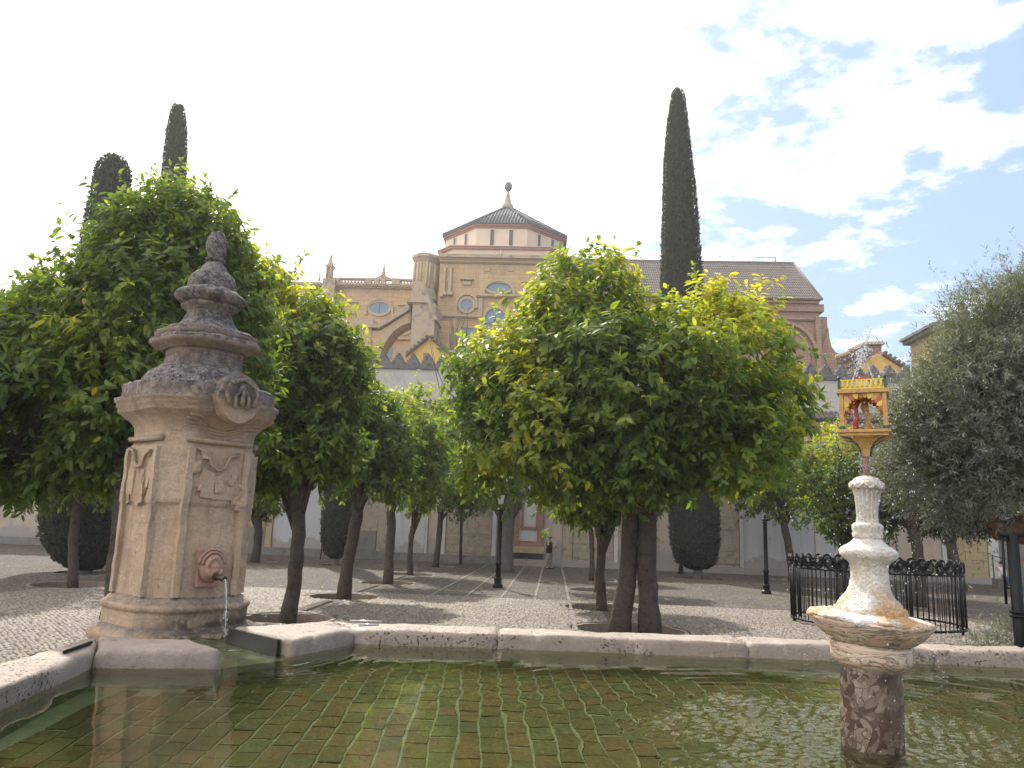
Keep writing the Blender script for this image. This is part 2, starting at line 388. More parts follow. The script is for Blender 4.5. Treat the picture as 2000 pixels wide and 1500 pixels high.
# real cobbles nearest the basin where each stone can just be told apart
cb = []
def stones_patch(n, x0, x1, y0, y1, zf):
    xs = rng.uniform(x0, x1, n); ys = rng.uniform(y0, y1, n)
    keep = np.ones(n, bool)
    for (px,py,pr) in PITS: keep &= (xs-px)**2+(ys-py)**2 > (pr+.02)**2
    for c4 in chan:
        keep &= ~((xs > c4[0][0]-.2) & (xs < c4[1][0]+.2) & (ys > c4[0][1]-.1) & (ys < c4[2][1]+.1))
    return xs[keep], ys[keep]
gx, gy = np.meshgrid(np.arange(-13, 11, .104), np.arange(8.5, 22.5, .060)); gx[::2] += .052
xs = gx.ravel()+rng.uniform(-.026,.026,gx.size); ys = gy.ravel()+rng.uniform(-.016,.016,gx.size)+.02*np.sin(xs*2.1)
kp = np.ones(len(xs), bool)
for (px_,py_,pr_) in PITS: kp &= (xs-px_)**2+(ys-py_)**2 > (pr_+.05)**2
for c4 in chan: kp &= ~((xs > c4[0][0]-.22) & (xs < c4[1][0]+.22) & (ys > c4[0][1]-.1) & (ys < c4[2][1]+.1))
xs, ys = xs[kp], ys[kp]
n = len(xs); a = rng.normal(0,.45,n); ln = rng.uniform(.036,.060,n); wd = rng.uniform(.020,.034,n); hh = rng.uniform(.014,.030,n)
tmpl = np.array([(-1,0,-.2),(-.55,-.85,0),(.55,-.85,0),(1,0,-.2),(.55,.85,0),(-.55,.85,0),(0,0,1)])
V_ = np.empty((n,7,3)); lx_ = tmpl[None,:,0]*ln[:,None]; ly_ = tmpl[None,:,1]*wd[:,None]
V_[:,:,0] = xs[:,None]+lx_*np.cos(a)[:,None]-ly_*np.sin(a)[:,None]
V_[:,:,1] = ys[:,None]+lx_*np.sin(a)[:,None]+ly_*np.cos(a)[:,None]
V_[:,:,2] = tmpl[None,:,2]*hh[:,None]+.004
fc = np.array([(0,1,6),(1,2,6),(2,3,6),(3,4,6),(4,5,6),(5,0,6)])
def np_mesh(name, V, faces, tint=None):
    k = V.shape[1]; n = V.shape[0]; F_ = (faces[None]+(np.arange(n)*k)[:,None,None]).reshape(-1, faces.shape[1])
    me = bpy.data.meshes.new(name); me.vertices.add(n*k); me.vertices.foreach_set('co', V.reshape(-1).astype(np.float32))
    nf = len(F_); q = faces.shape[1]
    me.loops.add(nf*q); me.loops.foreach_set('vertex_index', F_.reshape(-1).astype(np.int32))
    me.polygons.add(nf); me.polygons.foreach_set('loop_start', (np.arange(nf)*q).astype(np.int32))
    if tint is not None:
        at = me.attributes.new('tint', 'FLOAT', 'POINT'); at.data.foreach_set('value', np.repeat(tint, k).astype(np.float32))
    me.update(calc_edges=True); return me
cm = np_mesh('cobble_stones', V_, fc, rng.uniform(0,1,n)**1.2); cm.polygons.foreach_set('use_smooth', [True]*len(cm.polygons))
mo('cobble_stones', cm, M['pebble'], kind='stuff')

# ================================================================ BASIN
ZW, ZR, ZF = 1.15, 1.252, .66
def rimmat():
    t = NT('rim_limestone')
    c = t.mix(t.ramp(t.noise(2.2, 6, .6), [(.3, (0,0,0)), (.7, (1,1,1))]), (.32,.265,.215), (.245,.195,.155))
    c = t.mix(t.ramp(t.noise(55, 4, .7), [(.35, (0,0,0)), (.75, (1,1,1))]), c, (.22,.18,.155))
    # pitted dark holes in patches
    v = t.n('ShaderNodeTexVoronoi', Scale=30.0, Randomness=1.0); t.l(t.g.outputs['Position'], v.inputs['Vector'])
    holes_ = t.ramp(t.noise(42, 3, .55, dist=.8), [(.60, (0,0,0)), (.645, (1,1,1))])
    area = t.ramp(t.noise(2.1, 4, .65), [(.49, (0,0,0)), (.57, (1,1,1))])
    c = t.mix(t.ramp(t.noise(5, 7, .75), [(.52, (0,0,0)), (.68, (.7,.7,.7))]), c, (.17,.135,.115))
    c = t.mix(t.ramp(t.noise(3.1, 6, .7, dist=.6), [(.58, (0,0,0)), (.64, (.6,.6,.6))]), c, (.42,.37,.33))
    hm = t.math('MULTIPLY', holes_, area)
    c = t.mix(hm, c, (.06,.045,.035))
    b1 = t.bump(t.noise(90, 5, .7), .6, .006); b2 = t.bump(t.noise(9, 4, .6), .5, .02, b1)
    inv = t.math('SUBTRACT', 1.0, hm); t.bump(inv, 1.0, .012, b2)
    return t.fin(c, .7, .35)
M['rim'] = rimmat()
M['basinwall'] = stone('basin_wall', (.22,.22,.16), (.15,.17,.11), (.07,.08,.05), 2, .5, ((20, .6, .02),))
basin = thing('fountain_basin', (0,0,0), 'raised stone pool with a thick pitted limestone rim in front of the orange trees', 'basin')
LI = lambda y: -2.33-.166*(y-3.38)
A3 = (-1.38,5.60); FE = (4.7,6.05)
def fy(x): return A3[1]+(x-A3[0])*(FE[1]-A3[1])/(FE[0]-A3[0])
W_ = .36
stones = []
ys_ = [-.2,.9,2.1,3.25]
for a_, b_ in zip(ys_[:-1], ys_[1:]): stones.append([(LI(a_),a_),(LI(b_),b_),(LI(b_)-W_,b_+.03),(LI(a_)-W_,a_+.03)])
Bc = (-2.5,4.30); B = (-1.86,4.47); Bo = (-2.17,4.80); Bk = (-2.78,4.78)
stones.append([(LI(3.25),3.25), Bc, Bk, (LI(3.25)-W_,3.28)])
stones.append([Bc, B, Bo, Bk])
A = (-1.60,4.93); Ao = (-2.18,5.40); A3k = (-1.66,5.95)
stones.append([A, A3, A3k, Ao])
xs_ = [A3[0],-.37,1.42,2.75,3.6,4.7]
for i, (a_, b_) in enumerate(zip(xs_[:-1], xs_[1:])):
    q = A3k if i == 0 else (a_-.02, fy(a_)+W_)
    stones.append([(a_,fy(a_)),(b_,fy(b_)),(b_-.02,fy(b_)+W_),q][::-1])
rx = lambda y: 4.7+.08*(6.05-y)
for a_, b_ in zip((6.41,4.6,3.0,1.4),(4.6,3.0,1.4,-.2)): stones.append([(rx(a_),a_),(rx(b_),b_),(rx(b_)+W_,b_),(rx(a_)+W_,a_)])
for a_, b_ in zip((-2.3,-.4,1.3,3.1),(-.4,1.3,3.1,5.5)): stones.append([(a_,.35),(b_,.35),(b_,-.01),(a_,-.01)])
def sub_prism(pts, z0, z1, mb, step=.06):
    """prism with a finely divided rounded border so that it can be worn"""
    P = []
    for i in range(len(pts)):
        p, q = Vector(pts[i]), Vector(pts[(i+1)%len(pts)]); n = max(1, int((q-p).length/step))
        P += [p.lerp(q, k/n) for k in range(n)]
    c = sum(P, Vector((0,0)))/len(P); n = len(P)
    rings = [(0,z0),(0,z0+(z1-z0)*.5),(.004,z1-.035),(.014,z1-.014),(.034,z1-.002),(.075,z1),(.14,z1+.002)]
    vs = []
    for ins, z in rings:
        for p in P:
            d = c-p; d = d.normalized()*min(ins, d.length*.8); vs.append((p.x+d.x, p.y+d.y, z))
    vs.append((c.x,c.y,z1+.003)); fs = []
    for i in range(len(rings)-1):
        for k in range(n):
            j = (k+1)%n; fs.append((i*n+k, i*n+j, (i+1)*n+j, (i+1)*n+k))
    t = (len(rings)-1)*n
    fs += [(t+k, t+(k+1)%n, len(vs)-1) for k in range(n)]
    mb.add(vs, fs, None, True)
def ccw(p):
    a = sum(p[i][0]*p[(i+1)%len(p)][1]-p[(i+1)%len(p)][0]*p[i][1] for i in range(len(p))); return p if a > 0 else p[::-1]
for i, s_ in enumerate(stones):
    s_ = ccw(s_); c = (sum(p[0] for p in s_)/4, sum(p[1] for p in s_)/4)
    sh = [tuple(np.array(p)+(np.array(c)-p)/np.linalg.norm(np.array(c)-p)*.0015) for p in s_]
    m = MB(); sub_prism(sh, 1.02, ZR+random.uniform(-.004,.004), m); m.wear(.015, 2.5, (0,0,0), .009, 15)
    m.build('rim_stone', M['rim'], basin)
    ins = [tuple(np.array(p)+(np.array(c)-p)/np.linalg.norm(np.array(c)-p)*.03) for p in s_]
    m = MB(); m.prism_z(ins, -.02, 1.04); m.build('basin_wall', M['basinwall'], basin)
# drain slots: two steel strips on the rim tops
for (u0,v0,u1,v1) in ((683,1214,745,1216),(700,1221,740,1222)):
    p, q = onz(u0,v0,ZR), onz(u1,v1,ZR); m = MB(); m.tube([(p[0],p[1],ZR+.006),(q[0],q[1],ZR+.006)], .008, 5); m.build('metal_strip', M['lampglass'], basin)
p, q = onz(125,1276,ZR), onz(178,1257,ZR); m = MB(); m.tube([(p[0],p[1],ZR+.006),(q[0],q[1],ZR+.006)], .010, 5); m.build('metal_strip', M['iron'], basin)

# floor of bricks
M['grout'] = stone('mossy_grout', (.32,.38,.25), (.24,.29,.19), (.15,.18,.115), 8, .4, ((30, .5, .01),))
def brickm(name, a, b): return stone(name, a, b, (a[0]*.5,a[1]*.5,a[2]*.45), 6, .45, ((30, .5, .008),))
FB = [brickm('floor_brick_a', (.125,.105,.042), (.10,.088,.036)), brickm('floor_brick_b', (.112,.105,.043), (.094,.088,.036)),
      brickm('floor_brick_c', (.14,.102,.048), (.115,.09,.042)), brickm('floor_brick_d', (.105,.112,.05), (.086,.092,.042))]
m = MB(); m.prism_z([(-2.3,.3),(5.1,.3),(4.75,6.1),(-1.4,5.65),(-2.6,5.8),(-2.75,4.5)], ZF-.3, ZF-.006)
floor = m.build('pool_floor', M['grout'], kind='structure')
ang = R_(5.5); ca, sa = math.cos(ang), math.sin(ang); bw, bl = .116, .192
cand = []
for i in range(-40, 66):
    for j in range(0, 40):
        u = i*bw; v = .2+(j+(.5 if i % 2 else 0))*bl + random.uniform(-.01,.01)
        x, y = u*ca-v*sa, u*sa+v*ca
        if not (.45 < y < fy(x)-.08 and LI(y)+.08 < x < 4.6): continue
        if y > 4.3 and x < -1.95+(y-4.4)*.4: continue
        cand.append((x,y))
vis = []
for (x,y) in cand:
    q = np.array([x,y,ZF+.12])-CAM; z = q@FW; px, py = 1000+F*(q@RT)/z, 750-F*(q@UP)/z
    vis.append((not(-80 < px < 2080 and 0 < py < 1560), (x*x+y*y), x, y))
vis.sort()
bm_me = []
for k in range(8):
    m = MB(); sx, sy = bw*.452, bl*.474
    pts = [(-sx,-sy),(0,-sy+random.uniform(-.004,.004)),(sx,-sy),(sx+random.uniform(-.005,.005),0),(sx,sy),(0,sy),(-sx,sy),(-sx+random.uniform(-.005,.005),0)]
    pts = [(a_+random.uniform(-.0025,.0025), b_+random.uniform(-.0025,.0025)) for a_, b_ in pts]
    m.prism_z(pts, -.03, .008, top=[(a_*.96,b_*.97) for a_, b_ in pts]); q = m.mesh('brick'); q.materials.append(FB[k % 4]); bm_me.append(q)
rest = MB()
for i, (_, _, x, y) in enumerate(vis):
    r = ang+random.uniform(-.02,.02); z = ZF+random.uniform(-.004,.004)
    if i < 300:
        o = bpy.data.objects.new('brick', random.choice(bm_me)); col.objects.link(o); o.parent = floor
        o.matrix_local = tr(x,y,z) @ rot('Z', r)
    else: rest.box(-bw*.452, bw*.452, -bl*.474, bl*.474, -.03, .008, tr(x,y,z) @ rot('Z', r))
rm = rest.mesh('floor_bricks')
for q in FB: rm.materials.append(q)
rm.polygons.foreach_set('material_index', np.repeat(rng.integers(0, 4, len(rm.polygons)//6), 6).astype(np.int32))
mo('floor_bricks', rm, None, floor, kind='stuff')

# water
COL = (1.36, 3.54)
def watermat():
    t = NT('pool_water'); t.t.nodes.remove(t.b)
    P = t.g.outputs['Position']
    sub = t.n('ShaderNodeVectorMath', _operation='SUBTRACT'); t.l(P, sub.inputs[0]); sub.inputs[1].default_value = (COL[0], COL[1], ZW)
    ln = t.n('ShaderNodeVectorMath', _operation='LENGTH'); t.l(sub.outputs[0], ln.inputs[0]); d = ln.outputs['Value']
    near = t.n('ShaderNodeMapRange'); near.interpolation_type = 'SMOOTHSTEP'
    jag = t.math('ADD', d, t.math('MULTIPLY', t.math('SUBTRACT', t.noise(2.2, 4, .6), .5), .55))
    near.inputs[1].default_value = 1.0; near.inputs[2].default_value = .72; t.l(jag, near.inputs[0])
    far = t.n('ShaderNodeMapRange'); far.inputs[1].default_value = 3.2; far.inputs[2].default_value = .9; t.l(d, far.inputs[0])
    sub2 = t.n('ShaderNodeVectorMath', _operation='SUBTRACT'); t.l(P, sub2.inputs[0]); sub2.inputs[1].default_value = (-2.0, 5.0, ZW)
    l2 = t.n('ShaderNodeVectorMath', _operation='LENGTH'); t.l(sub2.outputs[0], l2.inputs[0])
    sp = t.n('ShaderNodeMapRange'); sp.inputs[1].default_value = 1.5; sp.inputs[2].default_value = .2; t.l(l2.outputs['Value'], sp.inputs[0])
    wv = t.n('ShaderNodeTexWave', Scale=6.5, Distortion=3.0, Detail=2.0, _wave_type='RINGS', _rings_direction='SPHERICAL')
    t.l(sub2.outputs[0], wv.inputs['Vector'])
    wv2 = t.n('ShaderNodeTexWave', Scale=4.5, Distortion=5.0, Detail=2.0, _wave_type='RINGS', _rings_direction='SPHERICAL')
    t.l(sub.outputs[0], wv2.inputs['Vector'])
    def b(h, st, di, ch=None):
        x = t.n('ShaderNodeBump', Distance=di); t.l(h, x.inputs['Height'])
        if isinstance(st, float): x.inputs['Strength'].default_value = st
        else: t.l(st, x.inputs['Strength'])
        if ch is not None: t.l(ch, x.inputs['Normal'])
        return x.outputs[0]
    c = b(t.noise(9, 2, .5, dist=.6), .15, .004)
    c = b(t.noise(45, 2, .5, dist=.5), t.math('MULTIPLY', near.outputs[0], .5), .004, c)
    gl = t.n('ShaderNodeBsdfGlass', IOR=1.33, Roughness=0.0); gl.inputs['Color'].default_value = (.93,.94,.80,1)
    t.l(c, gl.inputs['Normal']); t.l(gl.outputs[0], t.o.inputs[0]); return t.m
M['water'] = watermat()
wp = [(-2.3,.33),(5.12,.33),(4.72,fy(4.72)+.02),(A3[0]-.02,A3[1]+.02),(A[0]-.01,A[1]+.01),(-2.16,5.36),(-2.62,5.62),(-2.7,5.3),(-2.16,4.80),(-1.88,4.48),(-2.52,4.32)]
def inpoly(x, y, poly):
    c = np.zeros(x.shape, bool); j = len(poly)-1
    for i in range(len(poly)):
        (xi,yi),(xj,yj) = poly[i], poly[j]
        c ^= ((yi > y) != (yj > y)) & (x < (xj-xi)*(y-yi)/((yj-yi) or 1e-9)+xi); j = i
    return c
st_ = .0145; gx = np.arange(-3.0, 5.5, st_); gy = np.arange(.15, 6.4, st_); GX, GY = np.meshgrid(gx, gy)
rw = np.random.default_rng(77); dcol = np.hypot(GX-COL[0], GY-COL[1])
edge = 1.0+.10*np.sin(3*np.arctan2(GY-COL[1],GX-COL[0])+1)+.06*np.sin(7*np.arctan2(GY-COL[1],GX-COL[0]))
nearw = np.clip((edge-dcol)/.18, 0, 1)*(.55+.45*np.clip(dcol/.35,0,1))
Hh = np.zeros_like(GX)
for k in range(34):
    lam = rw.uniform(.034,.075); th = rw.uniform(0,2*math.pi); Hh += nearw*lam*.0135*np.sin((GX*math.cos(th)+GY*math.sin(th))*2*math.pi/lam+rw.uniform(0,6.28)+1.5*np.sin(GX*3+GY*2.2+k))
for k in range(70):      # rings from single drops
    a_, r_ = rw.uniform(0,6.28), 1.0*math.sqrt(rw.random()); x0_, y0_ = COL[0]+r_*math.cos(a_), COL[1]+r_*math.sin(a_); d_ = np.hypot(GX-x0_,GY-y0_); R_0 = rw.uniform(.03,.16)
    Hh += .0022*np.exp(-((d_-R_0)/.03)**2)*np.cos((d_-R_0)*2*math.pi/.05)
farw = np.clip(1.2/np.maximum(dcol,.6), 0, 1)*np.clip((3.6-dcol)/2.6,0,1)
for k in range(7):
    lam = rw.uniform(.09,.20); Hh += (1-nearw)*farw*.00045*np.sin(dcol*2*math.pi/lam+rw.uniform(0,6.28)+1.2*np.sin(GX*2.1+k)+1.1*np.sin(GY*2.7+2*k))
for k in range(8):
    lam = rw.uniform(.35,.9); th = rw.uniform(0,2*math.pi); Hh += .0006*np.sin((GX*math.cos(th)+GY*math.sin(th))*2*math.pi/lam+rw.uniform(0,6.28)+.8*np.sin(GX*1.3+k))
dsp = np.hypot(GX+2.0, GY-5.05); spw = np.clip((1.3-dsp)/1.2,0,1)
for k in range(8):
    lam = rw.uniform(.05,.12); Hh += spw*.0009*np.sin(dsp*2*math.pi/lam+rw.uniform(0,6.28)+1.3*np.sin(GX*4+k)+1.3*np.sin(GY*5+k))
cxm, cym = GX[:-1,:-1]+st_/2, GY[:-1,:-1]+st_/2
keep = inpoly(cxm, cym, wp)
for (dx_,dy_) in ((.05,0),(-.05,0),(0,.05),(0,-.05)): keep |= inpoly(cxm+dx_, cym+dy_, wp)
ny_, nx_ = GX.shape; ii, jj = np.nonzero(keep); q0 = ii*nx_+jj
quads = np.stack([q0, q0+1, q0+1+nx_, q0+nx_],1); used, inv = np.unique(quads, return_inverse=True); inv = inv.reshape(quads.shape)
Vw = np.stack([GX.ravel()[used], GY.ravel()[used], ZW+Hh.ravel()[used]],1)
wm_ = bpy.data.meshes.new('pool_water'); wm_.vertices.add(len(Vw)); wm_.vertices.foreach_set('co', Vw.ravel().astype(np.float32))
wm_.loops.add(inv.size); wm_.loops.foreach_set('vertex_index', inv.ravel().astype(np.int32)); wm_.polygons.add(len(inv)); wm_.polygons.foreach_set('loop_start', (np.arange(len(inv))*4).astype(np.int32))
wm_.update(calc_edges=True); wm_.polygons.foreach_set('use_smooth', np.ones(len(inv),bool)); wo = mo('pool_water', wm_, M['water'], kind='structure')
m = MB(); m.prism_z([(-1.6,4.95),(-2.6,5.65),(-2.75,5.35),(-1.9,4.5)], .9, 1.10); m.build('channel_bed', M['basinwall'], basin)
M['wet'] = plain('wet_black_stone', (.018,.018,.02), .25, .5)
m = MB(); m.prism_z([(-1.70,4.993),(-2.19,5.39),(-2.20,5.375),(-1.715,4.972)], 1.0, 1.246); m.wear(.004, 9); m.build('channel_lining', M['wet'], basin)

# ================================================================ PILLAR FOUNTAIN
def pillarmat():
    t = NT('pillar_stone')
    sx_ = t.n('ShaderNodeSeparateXYZ'); t.l(t.g.outputs['Position'], sx_.inputs[0])
    c = t.mix(t.ramp(t.noise(1.6, 6, .6), [(.3, (0,0,0)), (.7, (1,1,1))]), (.55,.40,.27), (.62,.47,.33))
    c = t.mix(t.ramp(t.noise(5, 6, .7, dist=.4), [(.48, (0,0,0)), (.75, (.8,.8,.8))]), c, (.42,.29,.22))
    c = t.mix(t.ramp(t.noise(45, 5, .7), [(.4, (0,0,0)), (.8, (.7,.7,.7))]), c, (.30,.22,.17))
    mpv = t.n('ShaderNodeMapping'); mpv.inputs['Scale'].default_value = (7, 7, .9); t.l(t.g.outputs['Position'], mpv.inputs[0])
    c = t.mix(t.ramp(t.noise(1.0, 7, .7, mpv.outputs[0], .4), [(.50, (0,0,0)), (.70, (.75,.75,.75))]), c, (.30,.225,.17))
    c = t.mix(t.ramp(t.noise(2.6, 7, .7, dist=.8), [(.52, (0,0,0)), (.62, (.6,.6,.6))]), c, (.62,.43,.27))
    c = t.mix(t.ramp(t.noise(11, 9, .8, dist=.7), [(.57, (0,0,0)), (.63, (.8,.8,.8))]), c, (.66,.56,.44))
    c = t.mix(t.ramp(t.noise(7, 9, .8, dist=1.0), [(.60, (0,0,0)), (.67, (.8,.8,.8))]), c, (.22,.16,.125))
    # grey and dark lichen on the parts that catch the rain (upward faces and the top storeys)
    lich = t.mix(t.ramp(t.noise(13, 8, .8), [(.42, (0,0,0)), (.58, (1,1,1))]), (.085,.072,.072), (.30,.265,.25))
    lich = t.mix(t.ramp(t.noise(30, 6, .8), [(.50, (0,0,0)), (.60, (1,1,1))]), lich, (.055,.045,.045))
    nz = t.n('ShaderNodeSeparateXYZ'); t.l(t.g.outputs['Normal'], nz.inputs[0])
    mz = t.n('ShaderNodeMapRange'); mz.inputs[1].default_value = 2.76; mz.inputs[2].default_value = 2.90; t.l(sx_.outputs[2], mz.inputs[0])
    upf = t.n('ShaderNodeMapRange'); upf.inputs[1].default_value = -.25; upf.inputs[2].default_value = .25; t.l(nz.outputs[2], upf.inputs[0])
    fac = t.math('MULTIPLY', mz.outputs[0], t.math('ADD', .45, t.math('MULTIPLY', upf.outputs[0], .6)))
    mz2 = t.n('ShaderNodeMapRange'); mz2.inputs[1].default_value = 3.45; mz2.inputs[2].default_value = 3.75; t.l(sx_.outputs[2], mz2.inputs[0])
    fac = t.math('MAXIMUM', fac, mz2.outputs[0])
    ups = t.n('ShaderNodeMapRange'); ups.inputs[1].default_value = .3; ups.inputs[2].default_value = .8; t.l(nz.outputs[2], ups.inputs[0])
    fac = t.math('MAXIMUM', fac, t.math('MULTIPLY', ups.outputs[0], .7))
    nz_ = t.noise(3.5, 6, .7)
    fac = t.math('MULTIPLY', fac, t.ramp(nz_, [(.30, (.25,.25,.25)), (.45, (1,1,1))]), True)
    c = t.mix(fac, c, lich)
    # damp dark stain low down
    dz = t.n('ShaderNodeMapRange'); dz.inputs[1].default_value = 1.40; dz.inputs[2].default_value = 1.22; t.l(sx_.outputs[2], dz.inputs[0])
    xg = t.n('ShaderNodeMapRange'); xg.inputs[1].default_value = -2.95; xg.inputs[2].default_value = -2.6; t.l(sx_.outputs[0], xg.inputs[0])
    c = t.mix(t.math('MULTIPLY', t.math('MULTIPLY', dz.outputs[0], xg.outputs[0]), t.ramp(t.noise(9, 6, .7), [(.35, (0,0,0)), (.55, (1,1,1))]), True), c, (.10,.08,.06))
    b1 = t.bump(t.noise(70, 6, .8), .9, .010); t.bump(t.noise(16, 8, .75), .9, .03, b1)
    return t.fin(c, .9, .2)
M['pillar'] = pillarmat()
M['mask'] = stone('worn_pink_marble', (.34,.155,.115), (.40,.25,.19), (.24,.17,.135), 12, .5, ((50, .5, .005),), .6)
M['bronze'] = plain('old_pipe', (.09,.07,.05), .45, .5, .7, .2, 20)
PX, PY = -2.885, 6.0; PA = math.atan2(-.6, .8)      # direction the front faces
pil = thing('pillar_fountain', (PX, PY, 0), 'tall weathered baroque stone pillar with carved cornice and egg finial beside the pool', 'fountain', rz=PA)
def sect(r, roundness, n=72):
    """square with broken corners, +x is the front; returns n points. roundness 1 = circle"""
    out_ = []
    for k in range(n):
        a = 2*math.pi*(k+.5)/n; c_, s_ = math.cos(a), math.sin(a)
        sq = r/max(abs(c_), abs(s_)); ch = r*1.62/(abs(c_)+abs(s_)); oc = min(sq, ch)
        rr = oc*(1-roundness)+r*1.04*roundness; out_.append((rr*c_, rr*s_))
    return out_
def sweep(prof, mb, n=72):
    vs = []; fs = []
    for r, z, q in prof: r *= (.93 if z < 3.6 else .97); vs += [(x,y,z) for x,y in sect(r, q, n)]
    for i in range(len(prof)-1):
        for k in range(n):
            j = (k+1)%n; fs.append((i*n+k,i*n+j,(i+1)*n+j,(i+1)*n+k))
    fs += [tuple(range((len(prof)-1)*n, len(prof)*n))]; mb.add(vs, fs, None, True)
def fine(prof, dz=.02):
    o = []
    for (r0,z0,q0),(r1,z1,q1) in zip(prof[:-1], prof[1:]):
        n = max(1, int(math.hypot(z1-z0, r1-r0)/dz))
        o += [(r0+(r1-r0)*k/n, z0+(z1-z0)*k/n, q0+(q1-q0)*k/n) for k in range(n)]
    return o+[prof[-1]]
FS = -.029
def bp(name, prof, amp=.010, mat='pillar', dz=.02, n=72):
    m = MB(); sweep(fine(prof, dz), m, n); m.wear(amp*1.15, 3.5, (3,1,0), amp*.8, 17); return m.build(name, M[mat], pil)
bp('base', [(.49,0,0),(.49,1.02,0),(.53,1.05,0),(.555,1.09,0),(.56,1.13,0),(.545,1.165,0),(.51,1.19,0),(.48,1.195,0)])
bp('plinth', [(.475,1.19,0),(.475,1.305,0),(.487,1.31,0),(.492,1.34,0),(.478,1.362,0),(.455,1.375,0),(.45,1.385,0),(.42,1.405,0)], .006)
bp('shaft', [(.415,1.40,0),(.410,2.07,0),(.428,2.085,0),(.425,2.50,0),(.408,2.52,0),(.408,2.62,0)], .009)
bp('cornice', [(.408,2.61,0),(.42,2.66,0),(.455,2.705,0),(.51,2.745,0),(.53,2.76,0),(.54,2.765,0),(.54,2.80,0),(.553,2.81,0),(.553,2.835,0),(.57,2.85,0),(.57,2.88,0),(.54,2.885,0)], .006)
bp('blocking_course', [(.53,2.88,0),(.53,2.985,0),(.52,3.0,.1),(.45,3.005,.4)], .012)
bp('dome', [(.46,2.99,.5),(.44,3.05,.6),(.40,3.11,.8),(.345,3.15,.8),(.30,3.165,.7)], .010)
bp('neck', [(.285,3.16,.3),(.28,3.29,.3),(.305,3.30,.3)], .004)
bp('crown_moulding', [(.31,3.295,.2),(.34,3.315,.2),(.385,3.335,.15),(.40,3.352,.15),(.40,3.38,.15),(.385,3.395,.2),(.35,3.40,.2),(.375,3.42,.2),(.375,3.445,.2),(.345,3.465,.3),(.29,3.48,.4)], .012)
bp('pedestal', [(.28,3.475,.4),(.23,3.51,.4),(.20,3.56,.5),(.165,3.62,.5),(.155,3.645,.5),(.18,3.655,.4),(.185,3.67,.4),(.205,3.68,.4),(.205,3.705,.4),(.19,3.71,.5)], .006)
bp('disc', [(.20,3.705,1),(.24,3.72,1),(.265,3.745,1),(.275,3.765,1),(.265,3.785,1),(.23,3.81,1),(.20,3.83,1)], .012)
bp('bell', [(.185,3.825,1),(.19,3.86,1),(.185,3.90,1),(.165,3.95,1),(.13,3.985,1),(.10,4.0,1),(.095,4.03,1),(.075,4.06,1),(.055,4.085,1)], .006)
bp('finial', [(.055,4.08,1),(.078,4.09,1),(.078,4.105,1),(.052,4.12,1),(.070,4.15,1),(.082,4.19,1),(.085,4.235,1),(.076,4.29,1),(.05,4.335,1),(.012,4.355,1)], .008, n=36)
# flat ribs framing the faces of the shaft
for k in range(4):
    for sy in (-1, 1):
        m = MB(); y0 = sy*.205; R4 = rot('Z', k*math.pi/2) @ tr(FS,0,0)
        n_ = 14
        for (za,zb,dep) in ((1.41,2.075,.026),(2.075,2.49,.034)):
            for q in range(n_):
                z0 = za+(zb-za)*q/n_; z1 = za+(zb-za)*(q+1)/n_
                m.box(.39, .415+dep, min(y0,y0+sy*.05), max(y0,y0+sy*.05), z0, z1, R4)
        m.wear(.008, 9); m.build('rib', M['pillar'], pil)
    m = MB(); m.tube([(.42,-.26,2.56),(.43,0,2.557),(.42,.26,2.56)], .022, 6, M=rot('Z', k*math.pi/2) @ tr(FS,0,0)); m.wear(.008,14); m.build('moulding', M['pillar'], pil)
# broken carved hangings near the top of the shaft
for k in (0, 3, 2):
    R4 = rot('Z', k*math.pi/2) @ tr(FS,0,0); m = MB(); rr = random.Random(k+4)
    for q in range(26):
        y = -.20+.40*rr.random(); z = 2.12+.40*rr.random(); wq = rr.uniform(.025,.07); hq = rr.uniform(.03,.09)
        if abs(y) < .09 and z > 2.36: continue
        m.box(.40, .430+rr.uniform(.004,.022), y-wq/2, y+wq/2, z-hq, z, R4)
    m.box(.40, .460, -.13, -.03, 2.13, 2.33, R4); m.box(.40, .451, -.035, .05, 2.12, 2.30, R4); m.box(.40, .456, .05, .12, 2.12, 2.22, R4)
    m.tube([(.44,-.2,2.50),(.448,-.10,2.46),(.452,-.07,2.38),(.452,-.01,2.35),(.452,.05,2.36),(.452,.08,2.44),(.44,.16,2.47)], .014, 6, M=R4)
    m.wear(.022, 9, (1,2,3), .009, 26); m.build('carved_relief', M['pillar'], pil)
# swag mouldings dipping under the cartouche, and the cartouche on the front
for k in (0, 3):
    R4 = rot('Z', k*math.pi/2) @ tr(-.034,0,0)
    if k == 0:
        for i in range(4):
            m = MB(); pts = []
            for q in range(25):
                y = -.30+.60*q/24; z = 2.735-.026*i-.075*max(0, math.cos(y/.22*math.pi/2))**1.2*(1 if abs(y) < .22 else 0)
                pts.append((float(np.interp(z, [2.5,2.61,2.66,2.705,2.745], [.408,.408,.42,.455,.51]))+.003, y, z))
            m.tube(pts, .010, 6, M=R4); m.wear(.003, 14); m.build('swag_moulding', M['pillar'], pil)
sh = [(-.16,2.86),(-.19,2.93),(-.15,2.97),(-.14,3.04),(-.07,3.09),(.0,3.105),(.07,3.09),(.14,3.04),(.15,2.97),(.19,2.93),(.16,2.86),(.11,2.78),(.05,2.735),(0,2.725),(-.05,2.735),(-.11,2.78)]
m = MB(); m.prism_y([(x,z) for x,z in sh], 0, .12, rot('Z', math.pi/2) @ tr(0,-.615,-.035)); m.wear(.008, 8)
cart = m.build('cartouche', M['pillar'], pil)
m = MB(); m.tube([(0.640,-.10,2.825),(0.640,-.13,2.915),(0.640,-.10,2.985),(0.640,0,3.025),(0.640,.10,2.985),(0.640,.13,2.915),(0.640,.10,2.825)], .016, 6)
